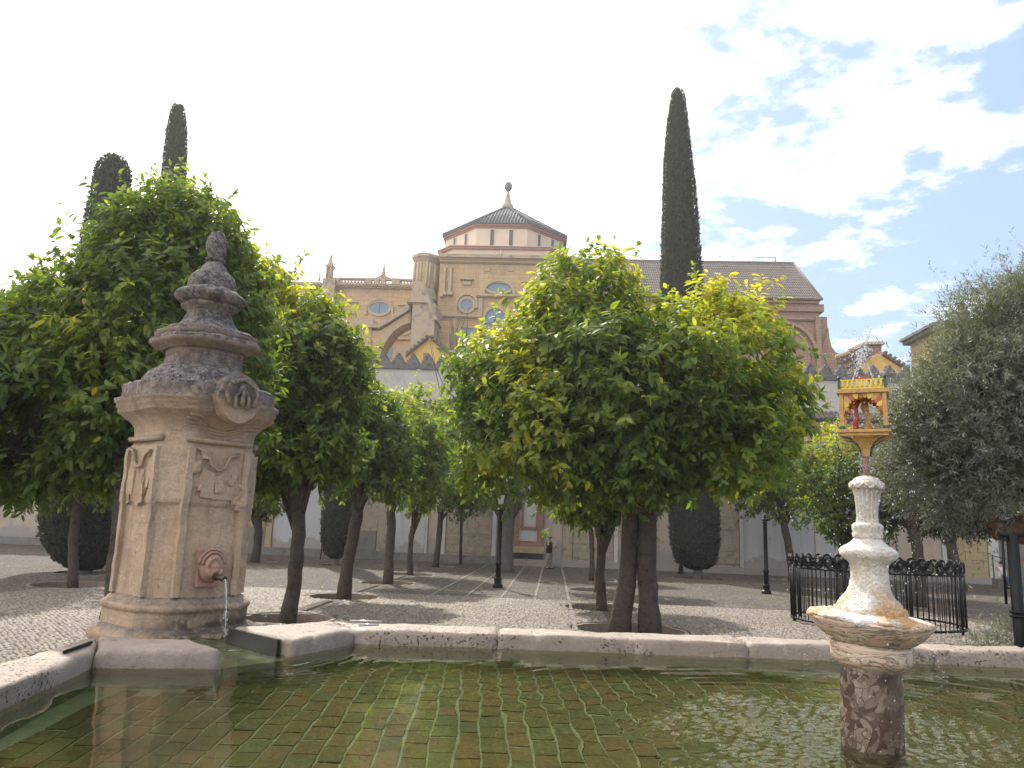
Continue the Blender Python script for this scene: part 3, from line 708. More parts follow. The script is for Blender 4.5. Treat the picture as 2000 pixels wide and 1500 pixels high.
m.tube([(0.640,-.05,2.805),(0.645,-.055,2.895),(0.645,-.02,2.945),(0.645,.02,2.945),(0.645,.055,2.895),(0.640,.05,2.805)], .014, 6)
m.tube([(0.645,0,2.935),(0.650,0,2.825)], .018, 6); m.ball((0.635,0,2.965), .025)
m.wear(.004, 20); m.build('coat_of_arms', M['pillar'], cart)
# mask with spout
m = MB(); m.box(.40, .432, -.098, .098, 1.48, 1.755); mk = m.wear(.006, 9).build('spout_panel', M['mask'], pil); bevel(mk, .012)
m = MB()
nn = 28; vs = []; fs = []
for i in range(13):
    v_ = i/12
    for j in range(nn):
        a = 2*math.pi*j/nn; rr = .102*math.sin(v_*math.pi/2)
        y, z = rr*math.cos(a)*.92, rr*math.sin(a)*1.12
        h = .436+.085*math.cos(v_*math.pi/2)+.010*math.sin(rr*120)
        if z < -.02: h += .018
        vs.append((h, y, 1.625+z))
for i in range(12):
    for j in range(nn): fs.append((i*nn+j, i*nn+(j+1)%nn, (i+1)*nn+(j+1)%nn, (i+1)*nn+j))
m.add(vs, fs, None, True); m.wear(.006, 18); m.build('mask', M['mask'], pil)
m = MB()
for r_, w_ in ((.108,.009),(.088,.008)):
    m.tube([(.463+(.02 if r_ < .10 else 0), r_*math.cos(a), 1.64+r_*1.05*math.sin(a)) for a in np.linspace(.05, math.pi-.05, 14)], w_, 6)
m.wear(.003, 20); m.build('mask_hood', M['mask'], pil)
m = MB(); m.tube([(.49,0,1.565),(.57,0,1.56),(.655,0,1.552)], [.030,.022,.021], 12); m.build('spout_pipe', M['bronze'], pil)
m = MB(); m.tube([(.653,0,1.552),(.658,0,1.552)], .016, 12); m.build('pipe_mouth', M['iron'], pil)
# stone step with the overflow trough under the spout
m = MB(); m.box(.38, .64, -.30, .26, 1.02, 1.17); m.wear(.02, 4, (0,0,0), .012, 20); s_ = m.build('step_stone', M['pillar'], pil); bevel(s_, .02)
# jet of water from the spout
M['jet'] = NT('water_jet').m; _t = M['jet'].node_tree; _b = _t.nodes['Principled BSDF']; _b.inputs['Base Color'].default_value = (.92,.95,.97,1)
_b.inputs['Roughness'].default_value = .08; _b.inputs['Transmission Weight'].default_value = .75; _b.inputs['IOR'].default_value = 1.33
m = MB(); pts = []
sx0 = PX+.66*math.cos(PA); sy0 = PY+.66*math.sin(PA)
for q in range(20):
    t_ = q/19*.275; pts.append((sx0+.28*t_*math.cos(PA)+random.uniform(-.002,.002), sy0+.28*t_*math.sin(PA), 1.548-.5*9.8*t_*t_*1.04))
m.tube(pts, [max(.0022, .006-.0035*q/19+random.uniform(-.001,.0012)) for q in range(20)], 8)
for q in range(60):
    t_ = .28*math.sqrt(random.random()); m.ball((sx0+.28*t_*math.cos(PA)+random.uniform(-.016,.016), sy0+.28*t_*math.sin(PA)+random.uniform(-.016,.016), 1.548-5.1*t_*t_), random.uniform(.002,.005), 5, 4)
m.build('spout_water', M['jet'], kind='stuff')

# ================================================================ COLUMN FOUNTAIN
def limed():
    t = NT('limed_marble')
    at = t.n('ShaderNodeSeparateXYZ'); t.l(t.g.outputs['Position'], at.inputs[0])
    c = t.mix(t.ramp(t.noise(7, 5, .6), [(.35, (0,0,0)), (.65, (1,1,1))]), (.80,.76,.70), (.70,.62,.53))
    wet = t.ramp(t.noise(5, 4, .6, dist=.5), [(.46, (0,0,0)), (.58, (1,1,1))])
    zf_ = t.ramp(at.outputs[2], [(0, (1,1,1)), (1, (1,1,1))])
    zr = t.n('ShaderNodeMapRange'); zr.inputs[1].default_value = 1.84; zr.inputs[2].default_value = 1.66; t.l(at.outputs[2], zr.inputs[0])
    fc_ = t.math('MULTIPLY', wet, t.math('ADD', .16, t.math('MULTIPLY', zr.outputs[0], 1.0)), True)
    c = t.mix(fc_, c, (.56,.32,.11))
    c = t.mix(t.ramp(t.noise(28, 7, .75, dist=.6), [(.60, (0,0,0)), (.70, (.8,.8,.8))]), c, (.36,.30,.26))
    b1 = t.bump(t.noise(80, 5, .7, dist=.6), .9, .012); t.bump(t.noise(34, 4, .6, dist=1.4), 1.0, .022, b1)
    return t.fin(c, .42, .5)
def bowlmat():
    t = NT('veined_marble')
    mp = t.n('ShaderNodeMapping'); mp.inputs['Scale'].default_value = (1.1,1.1,7); mp.inputs['Rotation'].default_value = (.12,.15,0); t.l(t.g.outputs['Position'], mp.inputs[0])
    n_ = t.noise(3.2, 8, .7, mp.outputs[0], 1.2)
    c = t.ramp(n_, [(.25, (.07,.05,.04)), (.36, (.50,.38,.27)), (.46, (.66,.54,.41)), (.50, (.10,.065,.05)), (.53, (.62,.47,.37)), (.67, (.62,.38,.31)), (.72, (.14,.09,.07)), (.80, (.46,.38,.26))])
    t.bump(t.noise(30, 5, .7), .5, .008); return t.fin(c, .45, .5)
def breccia():
    t = NT('breccia_column')
    nv = t.noise(7, 2, .5); ad = t.n('ShaderNodeVectorMath', _operation='ADD')
    cmb_ = t.n('ShaderNodeCombineXYZ'); s1 = t.math('MULTIPLY', nv, .30); t.l(s1, cmb_.inputs[0]); t.l(s1, cmb_.inputs[2])
    t.l(t.g.outputs['Position'], ad.inputs[0]); t.l(cmb_.outputs[0], ad.inputs[1])
    v = t.n('ShaderNodeTexVoronoi', Scale=30.0, Randomness=1.0); t.l(ad.outputs[0], v.inputs['Vector'])
    e = t.n('ShaderNodeTexVoronoi', Scale=30.0, Randomness=1.0, _feature='DISTANCE_TO_EDGE'); t.l(ad.outputs[0], e.inputs['Vector'])
    s = t.n('ShaderNodeSeparateColor'); t.l(v.outputs['Color'], s.inputs[0])
    c = t.ramp(s.outputs[0], [(0, (.04,.022,.016)), (.30, (.075,.045,.032)), (.44, (.12,.09,.065)), (.80, (.28,.23,.185)), (1, (.13,.09,.065))])
    c = t.mix(t.ramp(e.outputs['Distance'], [(.01, (0,0,0)), (.06, (1,1,1))]), (.06,.032,.024), c)
    c = t.mix(t.ramp(t.noise(22, 8, .8, dist=1.0), [(.50, (0,0,0)), (.60, (.9,.9,.9))]), c, (.085,.048,.035))
    c = t.mix(t.ramp(t.noise(2.5, 4, .6), [(.45, (0,0,0)), (.62, (.85,.85,.85))]), c, (.08,.05,.038))
    t.bump(t.noise(40, 5, .6), .3, .004); return t.fin(c, .25, .5)
M['lime'] = limed(); M['bowl'] = bowlmat(); M['breccia'] = breccia()
cf = thing('column_fountain', (COL[0], COL[1], ZF), 'breccia column with marble bowl and lime-crusted white pedestal standing in the pool', 'fountain')
cf.rotation_euler = (0, R_(1.3), 0)
def zmap(z): return float(np.interp(z, [0,1.66,1.75,2.075,2.142,2.34,2.378,3], [0,1.66,1.735,2.013,2.078,2.262,2.287,2.9]))
def lz(prof, name, mat, amp=.004, sc1=9, n=48, dz=.012, shear=(0,0), flute=None, parent=None, smooth=True):
    m = MB(); o = []
    for (r0,z0),(r1,z1) in zip(prof[:-1], prof[1:]):
        k = max(1, int(math.hypot(z1-z0, r1-r0)/dz)); o += [(r0+(r1-r0)*i/k, z0+(z1-z0)*i/k) for i in range(k)]
    o.append(prof[-1]); m.lathe([(r*.86,zmap(z)-ZF) for r,z in o], n, smooth=smooth)
    for i, p in enumerate(m.v):
        x, y, z = p
        if flute:
            a = math.atan2(y, x); k = 1-flute[1]*(.5+.5*math.cos(a*flute[0]))*(1 if zmap(flute[2]) < z+ZF < zmap(flute[3]) else 0); x *= k; y *= k
        m.v[i] = (x, y, z+shear[0]*x+shear[1]*y)
    m.wear(amp, sc1, (5,5,5), amp*.6, sc1*3.5); return m.build(name, M[mat], parent or cf)
lz([(.146,ZF-.02),(.144,1.2),(.142,1.49)], 'shaft', 'breccia', .003, 5, 64, .03)
lz([(.13,1.46),(.165,1.478),(.187,1.50),(.190,1.535),(.188,1.565),(.175,1.57)], 'bowl_base', 'bowl', .004, shear=(-.03,.0))
lz([(.17,1.565),(.20,1.575),(.235,1.598),(.262,1.622),(.283,1.645),(.292,1.655),(.290,1.668),(.272,1.672),(.2,1.670),(.05,1.672)], 'bowl', 'bowl', .008, 6, 72, shear=(-.045,.0))
lz([(.27,1.652),(.292,1.655),(.298,1.668),(.285,1.684),(.25,1.692),(.2,1.696),(.05,1.70)], 'lime_crust', 'lime', .011, 14, 90, shear=(-.045,.0))
lz([(.172,1.66),(.176,1.70),(.172,1.725),(.155,1.735),(.148,1.75),(.125,1.775),(.107,1.80),(.096,1.83),(.089,1.87),(.088,1.91),(.093,1.94),(.108,1.96),(.132,1.975),(.143,1.99),(.142,2.01),(.125,2.025),(.095,2.04),(.078,2.055),(.062,2.075)], 'pedestal', 'lime', .0065, 16, 72)
lz([(.064,2.068),(.072,2.075),(.074,2.092),(.069,2.102),(.075,2.112),(.075,2.13),(.066,2.138),(.058,2.142)], 'neck_rings', 'lime', .0025, 14, 40, .006)
lz([(.056,2.138),(.052,2.17),(.055,2.22),(.062,2.27),(.070,2.295),(.080,2.308),(.083,2.325),(.074,2.34)], 'fluted_capital', 'lime', .0016, 14, 96, .008, flute=(15,.20,2.143,2.303))
lz([(.069,2.335),(.062,2.35),(.048,2.362),(.03,2.372),(.012,2.378)], 'capital_top', 'lime', .003, 18, 36, .006)
m = MB()
for k in range(9):
    a = 2*math.pi*k/9; m.tube([(.068*math.cos(a+t_*.33), .068*math.sin(a+t_*.33), 2.238-ZF+.011*math.cos(t_*math.pi)) for t_ in (-1,-.5,0,.5,1)], .0068, 6)
m.wear(.003, 20); m.build('capital_scrolls', M['lime'], cf)
m = MB(); m.tube([(0,0,2.27-ZF),(0,0,2.44-ZF)], .0135, 10); m.build('pipe', M['redbrick'], cf)

# little wooden pavilion on the pipe
M['pine'] = stone('varnished_pine', (.56,.35,.12), (.46,.27,.09), (.22,.11,.045), 20, .4, ((60,.3,.003),), .4)
M['pine2'] = stone('orange_pine', (.64,.38,.12), (.52,.29,.09), (.32,.16,.055), 18, .35, ((60,.3,.003),), .4)
M['yrail'] = plain('yellow_paint', (.72,.50,.02), .35, .5); M['green'] = plain('dark_green_paint', (.012,.07,.045), .4, .5)
M['red'] = plain('red_paint', (.38,.05,.04), .45, .5, 0, .1); M['redstripe'] = plain('brick_red_paint', (.42,.10,.05), .45, .5)
ZT = 2.422
ks = thing('wooden_pavilion', (COL[0]-.0+.04*0, COL[1], ZT), 'small painted wooden pavilion with yellow railings and scalloped arches on top of the fountain pipe', 'model pavilion', rz=R_(-24))
ks.location = (COL[0]+math.sin(R_(1.3))*(ZT-ZF), COL[1], ZT)
def kb(name, mat, *boxes, par=None, bev=.0015):
    m = MB()
    for b_ in boxes: m.box(*b_)
    o = m.build(name, M[mat], par or ks)
    if bev: bevel(o, bev, 1)
    return o
hs_ = .098      # half size of the square plan
m = MB(); prof = [(.018,-.050),(.022,-.020),(.035,.005),(.060,.026),(.086,.034)]
vs = []; fs = []
for r, z in prof: vs += [(r,-r,z),(r,r,z),(-r,r,z),(-r,-r,z)]
for i in range(4):
    for k in range(4): fs.append((i*4+k,i*4+(k+1)%4,(i+1)*4+(k+1)%4,(i+1)*4+k))
m.add(vs, fs+[(3,2,1,0)]); m.build('funnel', M['pine2'], ks)
m = MB()
for sx in (-1,1):
    for sy in (-1,1): m.tube([(sx*r,sy*r,z) for r, z in prof], .0035, 5)
m.build('funnel_edge', M['green'], ks)
kb('floor_board', 'pine2', (-.098,.098,-.098,.098,.034,.048)); kb('floor_edge', 'pine', (-.108,.108,-.108,.108,.048,.062))
for sx in (-1,1):
    for sy in (-1,1):
        x, y = sx*.088, sy*.088
        kb('post', 'pine', (x-.009,x+.009,y-.009,y+.009,.062,.225)); kb('post_foot', 'green', (x-.012,x+.012,y-.012,y+.012,.062,.078))
kb('roof_slab', 'pine', (-.106,.106,-.106,.106,.225,.240)); kb('roof_edge', 'pine', (-.100,.100,-.100,.100,.240,.246))
for k in range(4):
    R4 = rot('Z', k*math.pi/2)
    # scalloped striped arch made of wedges
    for i in range(12):
        a0, a1 = math.pi*i/12, math.pi*(i+1)/12; m = MB(); q = []
        for t_ in (0,.5,1):
            a = a0+(a1-a0)*t_; rin = .058+(.010 if t_ in (0,1) else 0); q.append((rin*math.cos(a), .148+rin*math.sin(a)*.95))
        o_ = []
        for a in (a1, a0):
            c_, s_ = math.cos(a), math.sin(a); sc_ = min(.078/max(abs(c_),1e-4), .077/max(s_,1e-4)); o_.append((c_*sc_, .148+s_*sc_))
        m.prism_y(q+o_, -.091, -.085, R4); m.build('arch_wedge', M['yrail' if i % 3 == 1 else ('pine2' if i % 2 else 'redstripe')], ks)
    rl = MB(); rl.box(-.092,.092,-.098,-.090,.246,.250,R4); rl.box(-.092,.092,-.098,-.090,.283,.288,R4); rl.build('rail', M['yrail'], ks)
    for i in range(9):
        x = -.078+.0195*i; m = MB(); m.lathe([(.004,.249),(.0078,.258),(.0045,.268),(.007,.277),(.004,.284)], 6, R4 @ tr(x,-.094,0)); m.build('baluster', M['yrail'], ks)
    m = MB(); x, y = .094, -.094
    m.box(x-.006,x+.006,y-.006,y+.006,.246,.288,R4); m.build('corner_post', M['green'], ks)
    m = MB(); m.ball((x,y,.297), .009, 8, 6); mm = MB(); mm.v = [tuple(R4 @ Vector(p)) for p in m.v]; mm.f = m.f; mm.sm = m.sm; mm.build('corner_knob', M['green'], ks)
m = MB(); m.prism_z([(-.036,-.036),(.036,-.036),(.036,.036),(-.036,.036)], .246, .300, top=[(-.022,-.022),(.022,-.022),(.022,.022),(-.022,.022)]); m.build('lantern_base', M['lampglass'], ks)
m = MB(); m.box(-.030,.030,-.030,.030,.300,.313); m.build('lantern_top', M['red'], ks)
m = MB(); m.tube([(-.035,.01,.07),(-.04,.0,.10),(-.03,-.01,.13),(-.035,0,.17),(-.02,0,.21)], [.012,.013,.009,.010,.007], 8); m.build('red_ornament', M['red'], ks)
m = MB(); m.tube([(.01,0,.062),(.015,.01,.12),(0,.015,.18),(.01,.02,.22)], [.016,.013,.017,.010], 8); m.wear(.006,30); m.build('wooden_core', M['pine'], ks)

# water drops thrown over the pavilion
m = MB(); tx, ty, tz = COL[0]+.045, COL[1], ZT+.36
rr = random.Random(3)
for i in range(1150):
    a = rr.uniform(0, 2*math.pi); vh = rr.uniform(.15,.75)*(.6 if i % 3 else 1); vv = rr.uniform(1.1,1.9); t_ = rr.random()*.75
    x = tx+vh*t_*math.cos(a)+rr.gauss(0,.005); y = ty+vh*t_*math.sin(a)+rr.gauss(0,.005); z = tz+vv*t_-4.9*t_*t_
    if z < ZW: continue
    m.ball((x,y,z), abs(rr.gauss(0,.0012))+.0012, 5, 4)
for i in range(420):    # jets climbing out of the lantern
    k = rr.choice((0,1,2,3)); a = k*math.pi/2+.3; t_ = rr.random(); s_ = (1-t_)*.07+.004
    m.ball((tx+s_*math.cos(a)+rr.gauss(0,.0012), ty+s_*math.sin(a)+rr.gauss(0,.0012), ZT+.26+t_*.17), rr.uniform(.0012,.0026), 5, 4)
for i in range(220):
    t_ = rr.random(); s_ = rr.choice((-1,1))*t_*.045; m.ball((tx+s_+rr.gauss(0,.004), ty+rr.gauss(0,.004), ZT+.42+t_*.13), rr.uniform(.001,.0022), 5, 4)
for i in range(700):    # curtain falling round the pavilion and on the bowl
    a = rr.uniform(0, 2*math.pi); r_ = rr.choice((.10,.12,.05,.02,.27,.29))+rr.gauss(0,.008)
    z0 = 1.16 if r_ > .2 else 2.3; z1 = 1.66 if r_ > .2 else ZT+.24
    m.ball((tx-.01+r_*math.cos(a), ty+r_*math.sin(a), rr.uniform(z0,z1)), rr.uniform(.001,.0025), 5, 4)
for i in range(260):
    a = rr.uniform(0,2*math.pi); r_ = .016+abs(rr.gauss(0,.007)); m.ball((tx-.012+r_*math.cos(a), ty+r_*math.sin(a), rr.uniform(2.28,2.42)), rr.uniform(.001,.002), 5, 4)
m.build('water_drops', M['jet'], kind='stuff')
# ================================================================ COURTYARD WALL
YW = 42.8
def rect(px0, py0, px1, py1, Y):          # pixel box on a wall plane -> x0,x1,z0,z1
    mx, my = (px0+px1)/2, (py0+py1)/2
    return X(px0,my,Y), X(px1,my,Y), Z(mx,py1,Y), Z(mx,py0,Y)
wall = thing('courtyard_wall', (0,YW,0), 'long white and beige courtyard wall with stepped grey battlements and a tiled eave behind the trees', 'wall')
def W(name, mat, x0, x1, z0, z1, y0, y1, par=wall, **k):   # y measured from wall plane, negative = towards camera
    m = MB(); m.box(x0,x1,y0,y1,z0,z1); return m.build(name, M[mat], par, **k)
XL, XR = -60.0, 34.0
W('core', 'plasterbeige', XL, XR, -.2, 7.2, .02, .9)
# panels and pilasters of the lower wall, by their edges in the photograph
def px(u): return X(u, 1050, YW)
segs = [(-900,-330,'plasterbeige'),(-300,-180,'ashlar'),(-150,78,'plasterbeige'),(96,230,'plasterblue'),(250,440,'plasterbeige'),(448,470,'darkplinth'),
        (472,518,'ashlary'),(532,698,'plasterblue'),(702,736,'ashlar'),(756,830,'plasterblue'),(836,860,'plasterbeige'),(871,960,'ashlar'),(970,1004,'plasterblue'),
        (1062,1098,'plasterbeige'),(1119,1198,'ashlar'),(1208,1268,'plasterbeige'),(1282,1400,'plasterbeige'),(1402,1443,'ashlar'),(1452,1590,'plasterblue'),
        (1602,1735,'plasterblue'),(1737,1836,'plasterbeige'),(1846,1925,'ashlary')]
for a_, b_, mt in segs:
    if mt.startswith('ashlar') and a_ > 400:
        W('panel', mt, px(a_), px(b_), -.1, 7.2, -.04, .03)
        if b_-a_ > 35:
            x0, x1 = px(a_), px(b_); z = .15; row = 0
            while z < 4.3:
                h = random.uniform(.30,.42); x = x0; row += 1
                while x < x1-.2:
                    l = min(random.uniform(.55,.95), x1-x)
                    W('stone', mt, x+.012, x+l-.012, z+.01, z+h-.012, -.07-random.uniform(0,.03), -.03); x += l
                z += h
    else: W('plaster_panel', mt, px(a_), px(b_), -.1, 7.2, -.05, .03)
for a_, b_, mt in ((-330,-300,'ashlar'),(-180,-150,'ashlar'),(79,95,'white'),(231,249,'ashlar'),(440,447,'ashlar'),(519,531,'ashlary'),(699,701,'ashlar'),(737,755,'ashlar'),(831,835,'white'),(861,870,'white'),
                (961,969,'white'),(1099,1118,'ashlar'),(1199,1207,'white'),(1269,1281,'ashlar'),(1444,1451,'white'),(1591,1601,'white'),(1736.2,1736.8,'white'),(1837,1845,'white'),(1926,1946,'white')):
    W('pilaster', mt, px(a_), px(b_), -.1, 7.2, -.13, .03)
W('damp_course', 'darkplinth', XL, px(1000), -.1, .42, -.22, -.135); W('damp_course', 'plasterbeige', px(1064), px(1925), -.1, .35, -.2, -.135)
for a_, b_ in ((120,300),(475,518),(700,735)): W('damp_patch', 'darkplinth', px(a_), px(b_), .42, 1.5, -.115, -.045)
# moulded cornice with corbels, tiled eave, upper white wall, battlements
W('frieze', 'ashlar', XL, XR, 7.2, 8.0, -.25, .9); W('frieze_band', 'trim', XL, XR, 7.22, 7.36, -.33, -.252)
W('cornice', 'trim', XL, XR, 8.0, 8.22, -.75, .9)
x = -32.0; nc = 0; cm_ = MB(); cm_.box(-.2,.2,-.62,-.25,7.72,8.0); cmesh = cm_.mesh('corbel'); cmesh.materials.append(M['ashlar'])
while x < 33:
    mo('corbel', cmesh, None, wall, (x,0,0)); x += 1.5
W('eave_board', 'ashlar', XL, XR, 8.22, 8.34, -.62, .9)
tl = MB()
tl.add([(XL,-.95,8.34),(XR,-.95,8.34),(XR,.3,8.86),(XL,.3,8.86),(XL,-.95,8.30),(XR,-.95,8.30),(XR,.3,8.3),(XL,.3,8.3)], [(0,1,2,3),(4,5,1,0),(3,2,6,7),(0,3,7,4),(1,5,6,2)])
eave = tl.build('eave', M['rooftile'], wall)
tm = MB(); tm.tube([(0,-1.05,8.36),(0,-.35,8.66),(0,.3,8.93)], [.115,.105,.10], 8); tmesh = tm.mesh('tile'); tmesh.materials.append(M['rooftile'])
x = -14.5; 
while x < 24: mo('tile', tmesh, None, eave, (x,0,random.uniform(-.02,.02))); x += .27
W('upper_wall', 'white', XL, XR, 8.3, 10.72, .18, .88)
W('coping', 'merlon', XL, XR, 10.72, 10.84, .08, .98)
bs = MB(); bs.box(XL, XR, .16, .9, 10.84, 10.98); bs.build('battlement_base', M['merlon'], wall)
mms = []
for v_ in range(4):
    m = MB(); st = [(-.42,0),(-.42,.18),(-.33,.18),(-.33,.37),(-.24,.37),(-.24,.56),(-.15,.56),(-.15,.75),(-.07,.75),(-.07,.94),(.07,.94)]
    st = st[:-1]+[(-a,b) for a,b in st[:-1]][::-1]
    m.prism_y([(a+random.uniform(-.012,.012), 10.98+b*.76+random.uniform(-.01,.01)*(b>0)) for a,b in st][::-1], .24, .80); m.wear(.010, 5)
    q = m.mesh('merlon'); q.materials.append(M['merlon']); mms.append(q)
x = X(725,698,YW+.5)-.9*30
while x < 30: mo('merlon', random.choice(mms), None, wall, (x,0,0)); x += .868
W('passage_shade', 'darkplinth', px(1947), XR, -.1, 7.2, -.02, .03)  # flat dark sheet painted in for the shade inside the passage opening

# doorway with red frame, dark dado
dw = thing('doorway', (0,YW,0), 'pale double panel set in a red brick frame above a dark blue dado, behind the man in the dark coat', 'doorway')
x0,x1,z0,z1 = rect(1004,930,1062,1067,YW); 
for q in ((x0,x0+.32,z0,z1),(x1-.32,x1,z0,z1),(x0+.322,x1-.322,z0,z0+.28)): W('frame', 'redbrick', *q, -.30, -.06, dw)
W('panel', 'door', x0+.322, x1-.322, z0+.282, z1, -.16, -.06, dw)
xa,xb,za,zb = rect(1019,950,1053,1034,YW)
for q in ((xa,xa+.15,za,zb),(xb-.15,xb,za,zb),(xa+.152,xb-.152,za,za+.16)): W('inner_frame', 'redbrick', *q, -.22, -.165, dw)
W('sill', 'ashlary', x0-.22, x1+.1, z0-.34, z0-.002, -.75, -.06, dw)
W('dado', 'slate', x0-.18, x1+.05, .34, z0-.342, -.68, -.06, dw)
W('step', 'ashlar', x0-.35, x1+.35, -.05, .338, -.95, -.06, dw)
W('side_pier', 'ashlary', x0-.42, x0-.182, .34, z1, -.3, -.06, dw)

# ================================================================ CATHEDRAL
cath = thing('cathedral', (0,0,0), 'large sandstone renaissance cathedral with octagonal tiled lantern, blue windows and long tiled nave roof', 'cathedral')
def CB(name, mat, px0,py0,px1,py1, Y, depth, par=cath, x=None, z=None, proud=0):
    x0,x1,z0,z1 = rect(px0,py0,px1,py1,Y)
    if x: x0, x1 = x
    if z: z0, z1 = z
    m = MB(); m.box(x0,x1,Y-proud,Y+depth,z0,z1); return m.build(name, M[mat], par)
def ell(cx,cz,rx,rz,n=28,a0=0,a1=2*math.pi,closed=True):
    k = n if closed else n+1; return [(cx+rx*math.cos(a0+(a1-a0)*i/n), cz+rz*math.sin(a0+(a1-a0)*i/n)) for i in range(k)]
def oval(px_,py_,rx,ry,Y,par=cath, bars=1):
    cx, cz = X(px_,py_,Y), Z(px_,py_,Y); s = Y/1500/.985; rx*=s; ry*=s
    m = MB(); m.band_y(ell(cx,cz,rx+.28,ry+.28), ell(cx,cz,rx,ry), Y-.16, Y, True); f = m.build('window', M['trim'], par)
    m = MB(); m.prism_y(ell(cx,cz,rx,ry), Y-.05, Y-.02); m.build('pane', M['glass'], f)
    m = MB()
    if bars: m.box(cx-.035,cx+.035,Y-.09,Y-.055,cz-ry,cz+ry)
    if bars > 1: m.box(cx-rx,cx+rx,Y-.09,Y-.055,cz-.03,cz+.03)
    if bars: m.build('bar', M['lead'], f)
def archring(px_,py_,rx,ry,t,Y,name='arch',proud=.25,par=cath,mat='trim',legs=0):
    cx, cz = X(px_,py_,Y), Z(px_,py_,Y); s = Y/1500/.985; rx*=s; ry*=s; t*=s; legs*=s
    o = ell(cx,cz,rx+t,ry+t,18,0,math.pi,False); i = ell(cx,cz,rx,ry,18,0,math.pi,False)
    if legs: o = [(cx+rx+t,cz-legs)]+o+[(cx-rx-t,cz-legs)]; i = [(cx+rx,cz-legs)]+i+[(cx-rx,cz-legs)]
    m = MB(); m.band_y(o, i, Y-proud, Y); return m.build(name, M[mat], par)
def course(px0,px1,py,hpx,Y,proud=.3,mat='trim',name='string_course',tilt=None,par=cath):
    z1 = Z((px0+px1)/2,py,Y); h = hpx*Y/1500; x0, x1 = X(px0,py,Y), X(px1,py,Y)
    m = MB(); m.box(x0,x1,Y-proud,Y+.3,z1-h,z1); m.box(x0,x1,Y-proud*.6,Y+.3,z1-h*1.5,z1-h-.002); return m.build(name, M[mat], par)
YT = 72.0
# crossing tower front
CB('front_wall','sand',853,506,1120,760,YT,14,z=(0,Z(950,506,YT)))
CB('corner_wall','sand',842,506,853,760,YT+1.2,12,z=(0,Z(850,506,YT)))
course(860,1125,502,7,YT,.7,'sand_grey','cornice'); course(860,1125,512,3,YT,.35)
# octagonal stair turret
def octo(cx, cy, r, rot_=math.pi/8, n=8): return [(cx+r*math.cos(rot_+2*math.pi*k/n), cy+r*math.sin(rot_+2*math.pi*k/n)) for k in range(n)]
tcx, tcy = X(831,540,YT+.9), YT+.9; rr_ = 27*YT/1500/1.9*1.12
zt = lambda v: Z(831,v,YT)
def tur(name, mat, lv, par=cath):
    m = MB()
    for (ra,rb,va,vb) in lv:
        n8 = octo(tcx,tcy,ra*YT/1500); t8 = octo(tcx,tcy,rb*YT/1500); m.prism_z(n8, zt(va), zt(vb), top=t8)
    return m.build(name, M[mat], par)
tur('turret','sand',[(23,23,760,588),(25,25,588,566),(24,24,566,512)])
tur('turret_base','sand_grey',[(27,27,600,590),(24,29,590,583),(29,26,583,568)]); tur('turret_cornice','sand_grey',[(24,30,512,503),(31,31,503,497)])
for k in range(8):
    a = math.pi/8+2*math.pi*k/8; r = 24.3*YT/1500; m = MB()
    for da in (-.13,.13): m.tube([(tcx+r*math.cos(a+da), tcy+r*math.sin(a+da), zt(562)), (tcx+r*math.cos(a+da), tcy+r*math.sin(a+da), zt(514))], .12, 6)
    m.build('colonnette', M['trim'], cath)
for u in (868,880):    # corner pilasters beside the turret
    CB('pilaster','trim',u-2.5,523,u+2.5,572,YT,.3,proud=.3); CB('pilaster_base','trim',u-5,572,u+5,578,YT,.3,proud=.5)
CB('corbel_block','trim',860,578,866,582,YT,.3,proud=.6)
# windows of the front
oval(974,562,24.5,9,YT,bars=0); archring(974,573,28,24,5,YT,legs=8)
oval(912,596,12,12,YT,bars=0); archring(912,593,18,17,4,YT,legs=10)
oval(1030,600,12,12,YT,bars=1); archring(1030,597,18,17,4,YT,legs=10)
def archwin(px_,pyt,pyb,hw,Y):
    cx = X(px_,pyt,Y); s = Y/1500; r = hw*s; zc = Z(px_,pyt+hw,Y); zb = Z(px_,pyb,Y)
    sh_ = [(cx-r,zb),(cx+r,zb)]+ell(cx,zc,r,r,14,0,math.pi,False)
    m = MB(); o = [(cx+r+.25,zb)]+ell(cx,zc,r+.25,r+.25,14,0,math.pi,False)+[(cx-r-.25,zb)]; i = [(cx+r,zb)]+ell(cx,zc,r,r,14,0,math.pi,False)+[(cx-r,zb)]
    m.band_y(o,i,Y-.2,Y); f = m.build('window', M['trim'], cath)
    m = MB(); m.prism_y(sh_, Y-.06, Y-.02); m.build('pane', M['glass'], f)
    m = MB(); m.box(cx-.05,cx+.05,Y-.1,Y-.065,zb,zc+r); m.box(cx-r,cx+r,Y-.12,Y-.102,zc-.5,zc-.4); m.build('bar', M['lead'], f)
archwin(968,602,680,21,YT); archring(968,623,25,25,3,YT,name='arch',proud=.12)
x0,x1,z0,z1 = rect(897,641,924,690,YT); m = MB(); m.band_y([(x1+.15,z0-1),(x1+.15,z1+.15),(x0-.15,z1+.15),(x0-.15,z0-1)],[(x1,z0-1),(x1,z1),(x0,z1),(x0,z0-1)],YT-.15,YT)
f = m.build('window', M['trim'], cath); m = MB(); m.box(x0,x1,YT-.06,YT-.02,z0-1,z1); m.build('pane', M['glass'], f)
m = MB(); xc = (x0+x1)/2; m.box(xc-.04,xc+.04,YT-.1,YT-.065,z0-1,z1); m.box(x0,x1,YT-.12,YT-.102,(z0+z1)/2+.2,(z0+z1)/2+.28); m.build('bar', M['lead'], f)
course(932,1012,577,4,YT,.45); course(858,942,616,4,YT,.35); course(1014,1080,620,4,YT,.35)
for u in (938,1006): CB('pilaster','trim',u-4,584,u+4,640,YT,.3,proud=.28); CB('pilaster','trim',u-4,628,u+4,760,YT,.3,proud=.22)
